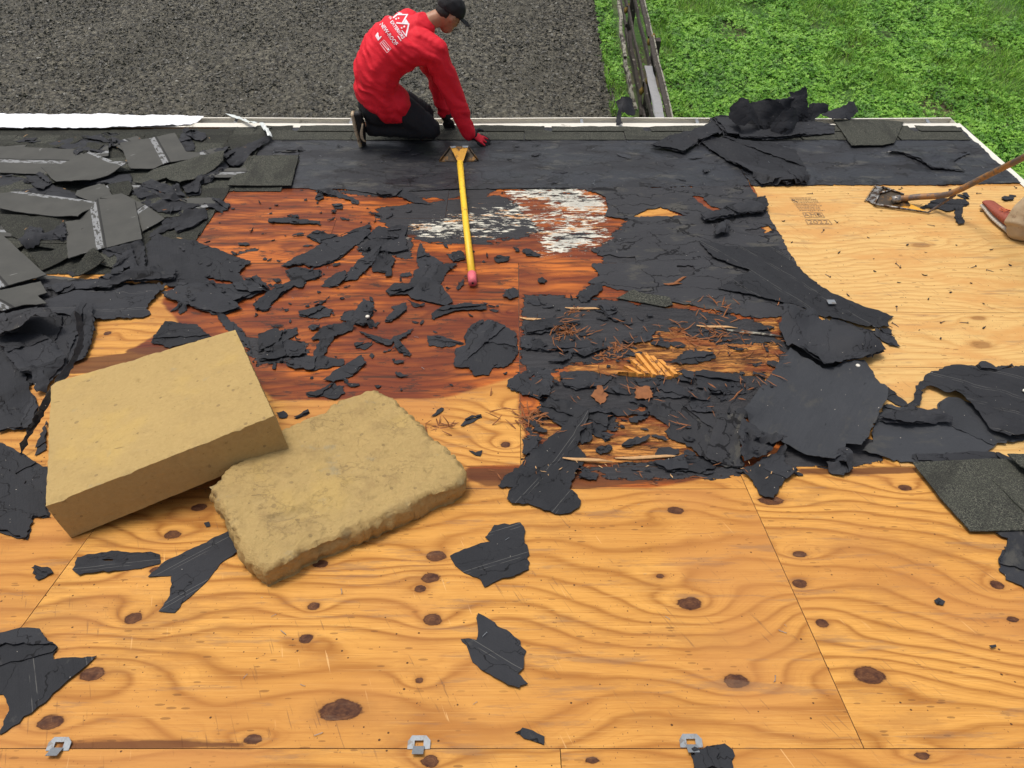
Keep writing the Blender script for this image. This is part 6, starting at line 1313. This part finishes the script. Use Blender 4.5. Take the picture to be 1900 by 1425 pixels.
# pale swoosh shaped mark on the side of the shoe (side facing the camera)
sside = s_ if s_@(CAM-hl) > 0 else -s_; Lsh = np.linalg.norm(W(*uv(668, 271), .015)-hl)
sw = [(.28,.042),(.22,.062),(.26,.068),(.45,.050),(.86,.030),(.62,.028),(.42,.032)]
tube('shoe_mark', [hl+d_*Lsh*a+u_*b+sside*(.042 if a < .7 else .040)-L_ for a, b in [(.16,.078),(.34,.062),(.52,.048),(.66,.044),(.76,.052),(.80,.066)]], [.004,.008,.011,.011,.008,.003], M['shoew'], p1, 8, .35, hint=tuple(sside))
shoe(an2+np.array([-.05, .02, .03]), an2+np.array([-.03, -.0, -.16]), (1, -.12, .3), p1)
# shirt print, laid on the cloth
bpy.context.view_layer.update()
bm = bmesh.new(); bm.from_mesh(shirt.data); bm.transform(shirt.matrix_world @ Matrix.Identity(4)); 
tree = BVHTree.FromBMesh(bm); bm.free(); camv = Vector(CAM)
def onshirt(px, py, lift=.0025):
    d = Vector(hit(px, py, np.array([0, 12., 0]), np.array([0, 1., 0])))-camv; d.normalize()
    h, n, i, _ = tree.ray_cast(camv, d)
    if h is None: return None
    return np.array(h+n*lift)
CR['S2'] = (680,0,.07717)
def print_mesh(name, V2, Fc, lift=.003):
    q = [onshirt(x, y, lift) for x, y in V2]; Fc = [f_ for f_ in Fc if all(q[i] is not None for i in f_)]
    if not Fc: return
    q = [np.zeros(3)+L_ if p is None else p for p in q]; mk(name, np.array(q)-L_, Fc, M['print'], p1, smooth=False)
def stroke(a, b, wd, lift=.003):
    a, b = [np.array(p) for p in pxs('S2', [a, b])]; d = (b-a)/np.linalg.norm(b-a); n = np.array([-d[1], d[0]])*wd*.07717/2; k = 5; V2 = []; 
    for t in np.linspace(0, 1, k): V2 += [a+(b-a)*t+n, a+(b-a)*t-n]
    print_mesh('print_line', V2, [(2*i, 2*i+2, 2*i+3, 2*i+1) for i in range(k-1)], lift)
def fillp(pts, lift=.003): P = pxs('S2', pts); print_mesh('print_patch', P+[tuple(np.mean(P, 0))], [(i, (i+1) % len(P), len(P)) for i in range(len(P))], lift)
for a, b, w_ in [((640,440),(735,365),34),((725,358),(1000,362),30),((985,360),(860,565),34),((720,560),(1030,582),34),((1020,575),(945,885),38),((845,735),(950,875),26),((760,330),(860,335),14),((1000,560),(900,545),14),
                 ((750,870),(835,985),18),((330,1050),(420,962),8),((420,962),(600,1170),8),((600,1170),(495,1272),8),((495,1272),(330,1050),8),((370,1030),(520,1215),14),((400,1000),(550,1185),14)]: stroke(a, b, w_)
for P in [[(740,312),(815,250),(865,330),(770,345)], [(950,465),(1020,560),(905,540)], [(690,455),(720,440),(735,475),(705,490)], [(750,440),(780,425),(795,455),(765,470)], [(820,670),(850,655),(865,690),(835,700)], [(880,640),(920,620),(932,655),(895,672)], [(215,870),(275,782),(370,885),(290,985)], [(505,1180),(530,1150),(560,1190),(530,1215)]]: fillp(P)
def shirt_text(body, a, b, height, lift=.0032):
    c = bpy.data.curves.new('t', 'FONT'); c.body = body; c.size = 1; c.offset = .022; c.resolution_u = 2; o = bpy.data.objects.new('t', c); COL.objects.link(o); bpy.context.view_layer.update()
    me = bpy.data.meshes.new_from_object(o.evaluated_get(bpy.context.evaluated_depsgraph_get())); bpy.data.objects.remove(o)
    X_ = np.array([tuple(v.co) for v in me.vertices]); x0, x1 = X_[:, 0].min(), X_[:, 0].max(); y0_, y1_ = X_[:, 1].min(), X_[:, 1].max()
    a, b = [np.array(p) for p in pxs('S2', [a, b])]; d = b-a; n = np.array([d[1], -d[0]])/np.linalg.norm(d)*height*.07717
    V2 = [a+d*(p[0]-x0)/(x1-x0)+n*(p[1]-y0_)/(y1_-y0_) for p in X_]; print_mesh('print_text', V2, [tuple(p.vertices) for p in me.polygons], lift)
shirt_text('EXTERIORS', (565,540), (860,955), 80); shirt_text('NEW-ROOF', (320,600), (690,1105), 98)
shirt_text('OK', (530,430), (575,490), 60)

# second worker, at the right edge: only one trouser leg and boot are in view
q0 = W(*uv(1852, 420), 0); yb = float(q0[1]); P2_ = lambda x, y, dy: atY(x, y, yb+dy)
p2 = tag(empty('person', q0), 'worker at the right edge of the photo, tan trouser leg and red brown shoe visible', 'person'); L2 = np.array(p2.location)
heelB = W(*uv(1878, 440), .012); toeB = W(*uv(1829, 388), .012)
ank = heelB+nF*.09+np.array([.02, .01, 0]); kneeB = ank+np.array([.22, .06, .42]); hipB = kneeB+np.array([.26, -.10, .36]); heelC = heelB+np.array([.55, -.22, -.0]); heelC = W(heelB[0]+.20, uv(1878, 440)[1]-.36, .012)
toeC = heelC+(toeB-heelB); ankC = heelC+nF*.09; kneeC = ankC+np.array([.16, .06, .42]); hipC = hipB+np.array([-.02, -.28, .0]); cheB = (hipB+hipC)/2+np.array([-.12, .22, .46]); nkB = cheB+np.array([-.08, .10, .18]); hdB = nkB+np.array([-.06, .06, .15])
sB1 = cheB+np.array([.0, .18, .10]); sB2 = cheB+np.array([.04, -.20, .10]); eB1 = sB1+np.array([.02, .10, -.28]); hB = far_+L1; eB2 = sB2+np.array([.0, .02, -.30])
hB2 = hd2[-6]+L1
bl = chain((hipB, .08), (kneeB, .055), (ank, .04))+chain((hipC, .08), (kneeC, .055), (ankC, .04))+chain(((hipB+hipC)/2, .12), (cheB, .13), (nkB, .05), (hdB, .06))+chain((cheB, .1), (sB1, .055), (eB1, .04), (hB, .03))+chain((cheB, .1), (sB2, .055), (eB2, .04), (hB+np.array([.02, -.03, .03]), .03))+[(hdB, (.078, .09, .105), None)]+chain((ank, .035), (heelB*.45+toeB*.55+nF*.03, .018))+chain((ankC, .035), (heelC*.45+toeC*.55+nF*.03, .018))
vox('body', bl, M['skin'], p2, .011, 4)
def clipB(co, nm): return co+nF*np.maximum(.006-(co-B)@nF, 0)[:, None]
hem = ank-nF*.035
vox('trousers', chain(((hipB+hipC)/2+np.array([0,0,.05]), .17), (hipB, .13), (kneeB, .098), ((kneeB+ank)/2, .092), (ank, .088), (hem+np.array([.012, -.008, 0]), .083))+chain(((hipB+hipC)/2, .17), (hipC, .13), (kneeC, .09), (ankC, .075), (ankC-nF*.04, .078)), M['tan'], p2, .010, 7, .008, 11., (.3, 0, 1), 8, clipB)
vox('shirt', chain(((hipB+hipC)/2+np.array([0,0,.12]), .17), (cheB, .19), (nkB-np.array([0, 0, .04]), .09))+chain((cheB, .12), (sB1, .085), (eB1, .065), (hB, .05))+chain((cheB, .12), (sB2, .085), (eB2, .065), (hB+np.array([.02, -.03, .03]), .05)), M['blue'], p2, .012, 7, .006, 11., (0, 0, 1), 9)
vox('hair', [(hdB+np.array([0, 0, .03]), (.085, .095, .09), None)], M['hair'], p2, .010, 2)
for k, (he, to) in enumerate(((heelB, toeB), (heelC, toeC))):
    A_, dd, uu_, ss = shoe(he, to, nF, p2, mu=M['bootr'], ms=M['boots'], wdt=.050)
    for j in range(4):
        c = he+dd*(.135+.022*j)+uu_*(.088-.008*j); tube('lace', [c-ss*.026-uu_*.010-L2, c+uu_*.002-L2, c+ss*.026-uu_*.010-L2], [.003]*3, M['lace'], p2, 6)

# ================================================================== THE YARD
gd = tag(mk('yard_ground', [(-60, -40, -.16), (60, -40, -.16), (60, 90, -.16), (-60, 90, -.16)], [(0, 1, 2, 3)], M['soil'], loc=(0, 0, 0)), kind='structure')
def height(x, y, s): return .035*fbm(x*1.2, y*1.2, s, 3)+.022*fbm(x*9, y*9, s+3, 4)
gx = lambda px: ground(px, 215)[0]
FX = 1.90 
fence_top = hit(1245, 218, np.array([0, 0, 1.25]), np.array([0, 0, 1.])); FXT = fence_top[0]
GR = ground(1140, 215)[0]; 
def slab_ground(name, x0, x1, y0_, y1_, mat, res, s, kind='structure', base=0.):
    nu, nv = int((x1-x0)/res)+1, int((y1_-y0_)/res)+1; a, b = np.meshgrid(np.linspace(x0, x1, nu), np.linspace(y0_, y1_, nv), indexing='ij'); a = a.ravel(); b = b.ravel()
    rag = np.clip((x1-.0-a)/.35, 0, 1) if x1 < 5 else np.ones_like(a)
    z = base+height(a, b, s)*(1.3 if s == 3 else 1)*(.5+.5*rag)-(1-rag)*.02
    return tag(mk(name, np.stack([a, b, z], 1), grid(nu, nv), mat, loc=(0, 0, 0)), kind=kind)
slab_ground('gravel_drive', -13., GR+.1, 4.9, 14.6, M['gravel'], .035, 3)
slab_ground('lawn_soil', GR+.05, 13., -3., 14.6, M['soil'], .08, 5, base=-.004)
# loose gravel, moss crumbs: nobody could count them
def confetti(name, n, x0, x1, y0_, y1_, size, mat, s, dens=None, zfun=None, flat=.6):
    r = np.random.default_rng(s); x = r.uniform(x0, x1, n); y = r.uniform(y0_, y1_, n)
    if dens is not None: k = r.uniform(0, 1, n) < dens(x, y); x, y = x[k], y[k]
    n = len(x); z = height(x, y, 3); c = np.stack([x, y, z+.002], 1); sz = size[0]+(size[1]-size[0])*r.uniform(0, 1, n)**2.5
    q = r.normal(size=(n, 4, 3)); q /= np.linalg.norm(q, axis=2)[..., None]; q[..., 2] *= flat; Vv = (c[:, None, :]+q*sz[:, None, None]).reshape(-1, 3); b = np.arange(n)[:, None]*4
    Fc = np.concatenate([b+[0, 1, 2], b+[0, 2, 3], b+[0, 3, 1], b+[1, 3, 2]]); col = np.repeat(np.clip(r.normal(.42, .22, n), 0, 1), 4)
    return tag(mk(name, Vv, Fc, mat, loc=(0, 0, 0), smooth=False, attrs={'rnd': col}), kind='stuff')
confetti('loose_gravel', 150000, -12., GR+.15, 5.2, 14.2, (.007, .044), M['crumb'], 21)
def bare(x, y):
    k = np.ones_like(x)
    for px, py, r_ in [(1515,50,.22),(1830,88,.22),(1735,205,.25),(1565,185,.2),(1395,20,.25),(1355,60,.25),(1755,165,.15),(1640,62,.2),(1860,10,.3),(1450,120,.12)]:
        g_ = ground(px, py); k = np.minimum(k, np.clip(np.hypot((x-g_[0]), (y-g_[1])*.8)/r_-.5, 0.2, 1))
    edge_ = FXT+.45+.12*fbm(y*2, y*0, 4, 3)
    k = k*np.where(x > edge_, 1, np.where(x > FXT-.12, .05, np.where(x > GR-.05, .75, .0)))
    return k*np.clip(1.1+fbm(x*2.5, y*2.5, 9, 4)*1.3, .35, 1)
GX1 = 10.5
def leaves(name, n, s, mat, kind, bx=None):
    r = np.random.default_rng(s); x = r.uniform(GR-.1, GX1, n); y = r.uniform(5.2, 14.2, n)
    if bx: x = r.uniform(bx[0], bx[1], n); y = r.uniform(bx[2], bx[3], n)
    blade = fbm(x*.9+5, y*.9, 17, 3)+.25*np.exp(-((x-ground(1330, 0)[0])/1.2)**2-((y-ground(1330, 10)[1])/1.)**2)+.12*(x > ground(1600, 100)[0])
    if kind == 'clover': keep = (r.uniform(0, 1, n) < bare(x, y)) & (blade < .16+r.normal(size=n)*.08)
    else: keep = (r.uniform(0, 1, n) < bare(x, y)) & (blade > .05+r.normal(size=n)*.08)
    x, y = x[keep], y[keep]; n = len(x); z0 = height(x, y, 5); clump = .5+.5*fbm(x*5, y*5, 31, 3)
    if kind == 'clover':
        z = z0+.015+.07*r.uniform(.2, 1, n)*(.6+clump); a0 = r.uniform(0, 6.283, n); Ls = r.uniform(.016, .031, n); Vv = []; 
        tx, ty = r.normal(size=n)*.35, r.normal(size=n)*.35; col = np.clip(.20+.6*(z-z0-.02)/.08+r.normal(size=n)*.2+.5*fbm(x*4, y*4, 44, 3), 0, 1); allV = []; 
        for k in range(3):
            a = a0+k*2.094
            for (l, w_) in ((0, 0), (.75, .55), (1.15, 0), (.75, -.55)):
                dx = Ls*(l*np.cos(a)-w_*np.sin(a)); dy = Ls*(l*np.sin(a)+w_*np.cos(a)); allV.append(np.stack([x+dx, y+dy, z+dx*tx+dy*ty+Ls*.12*l], 1))
        Vv = np.stack(allV, 1).reshape(-1, 3); b = np.arange(n)[:, None]*12; Fc = np.concatenate([b+4*k+[0, 1, 2, 3] for k in range(3)]); colv = np.repeat(col, 12)
    else:
        Ls = r.uniform(.08, .20, n)*(.7+.6*clump); a = r.uniform(0, 6.283, n); ln = r.uniform(.3, .95, n); col = np.clip(r.normal(.5, .25, n), 0, 1); wd = .003+.003*r.uniform(0, 1, n)
        ax = np.stack([np.cos(a), np.sin(a)], 1); pr = np.stack([-ax[:, 1], ax[:, 0]], 1); V0 = []
        for t, q in ((0, 1), (.55, .8), (1, .08)):
            hx = ln*Ls*t*t; hz = Ls*t*(1-.45*t*ln)
            for s_ in (-1, 1): V0.append(np.stack([x+ax[:, 0]*hx+pr[:, 0]*wd*q*s_, y+ax[:, 1]*hx+pr[:, 1]*wd*q*s_, z0+hz], 1))
        Vv = np.stack(V0, 1).reshape(-1, 3); b = np.arange(n)[:, None]*6; Fc = np.concatenate([b+[0, 1, 3, 2], b+[2, 3, 5, 4]]); colv = np.repeat(col, 6)
    return tag(mk(name, Vv, Fc, mat, loc=(0, 0, 0), smooth=False, attrs={'rnd': colv}), kind='stuff')
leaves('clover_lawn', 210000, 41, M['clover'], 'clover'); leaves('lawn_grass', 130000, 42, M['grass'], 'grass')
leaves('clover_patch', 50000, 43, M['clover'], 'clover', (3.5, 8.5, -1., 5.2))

# old board fence seen from above
fe = tag(empty('board_fence', (FXT, 6, 0)), 'old dark board fence with pale lichen on its top rail, between gravel and lawn', 'fence')
LF = np.array(fe.location); r = np.random.default_rng(5)
def board(name, p, q, w_, h_, mat, parent, seg=14, s=0, jit=.006):
    L = np.array(parent.location); V_ = []; Fc = []; p = np.array(p, float); q = np.array(q, float); d = (q-p)/np.linalg.norm(q-p); a = np.cross(d, (0, 0, 1)); a /= np.linalg.norm(a); u_ = np.cross(a, d)
    for i in range(seg+1):
        c = p+(q-p)*i/seg-L+a*jit*fbm(np.array([i*.5+s]), np.array([1.]), 3, 3)[0]*2+u_*jit*fbm(np.array([i*.5+s]), np.array([5.]), 4, 3)[0]*2
        for sx, sz in ((-1, -1), (1, -1), (1, 1), (-1, 1)): V_.append(c+a*w_/2*sx*(1+.1*r.normal())+u_*h_/2*sz*(1+.05*r.normal()))
    for i in range(seg):
        for k in range(4): Fc.append((4*i+k, 4*i+(k+1) % 4, 4*i+4+(k+1) % 4, 4*i+4+k))
    Fc += [(3, 2, 1, 0), tuple(4*seg+k for k in range(4))]; return mk(name, V_, Fc, mat, parent, smooth=False)
segs = [5.0, 7.4, 9.8, 12.2, 14.6]
for i in range(len(segs)-1):
    for k, z in enumerate((.22, .56, .90)):
        board('fence_board', (FXT+.01-.02*(k % 2), segs[i], z+r.normal()*.03), (FXT+.01, segs[i+1]+.03, z+r.normal()*.03), .028, .085, M['fence'], fe, s=i*7+k)
    board('top_rail', (FXT-.02, segs[i], 1.24), (FXT-.02, segs[i+1], 1.25), .048, .034, M['fence'], fe, s=i)
    board('lichen_edge', (FXT+.018, segs[i], 1.252), (FXT+.018, segs[i+1], 1.262), .016, .030, M['fencel'], fe, s=i)
for i, y in enumerate([5.4, 7.42, 9.82, 12.22, 14.5]):
    worldbox('fence_post', (FXT+.08-FXT, y-6, .60), (.10, .10, 1.22), M['fence'], fe)
for px, py, z in [(1172, 170, .45), (1198, 150, .8), (1228, 78, 1.2), (1140, 20, .5)]:
    c = hit(px, py, np.array([0, 0, z]), np.array([0, 0, 1.])); vox('lichen_clump', [(np.array([FXT+.03*(k-1), c[1]+.03*k, z+.02*k]), (.03, .06, .05), None) for k in range(3)], M['lich'], fe, .012, 2)
# second, leaning inner rail of the fence on its left, broken
fe2 = tag(empty('leaning_rails', (FXT-.3, 6, 0)), 'broken rails leaning beside the board fence, left of it', 'rail')
for i, (a, b, c_, d_) in enumerate([((1178,205),(1160,110),.35,.75), ((1160,110),(1146,0),.75,.8), ((1192,214),(1166,60),.2,.8)]):
    p = hit(*a, np.array([0, 0, c_]), np.array([0, 0, 1.])); q = hit(*b, np.array([0, 0, d_]), np.array([0, 0, 1.])); board('rail', p, q, .045, .06, M['fencel'] if i < 2 else M['fence'], fe2, s=i*3, jit=.015)
gb_ = tag(empty('grey_board', tuple(hit(1215, 170, np.array([0, 0, 1.]), np.array([0, 0, 1.])))), 'bleached grey board leaning against the dark fence', 'board')
p = hit(1203, 124, np.array([0, 0, .95]), np.array([0, 0, 1.])); q = hit(1225, 222, np.array([0, 0, 1.30]), np.array([0, 0, 1.])); board('weathered_face', p, q, .10, .022, M['greyb'], gb_, 8, jit=.003)

bpy.context.view_layer.update()
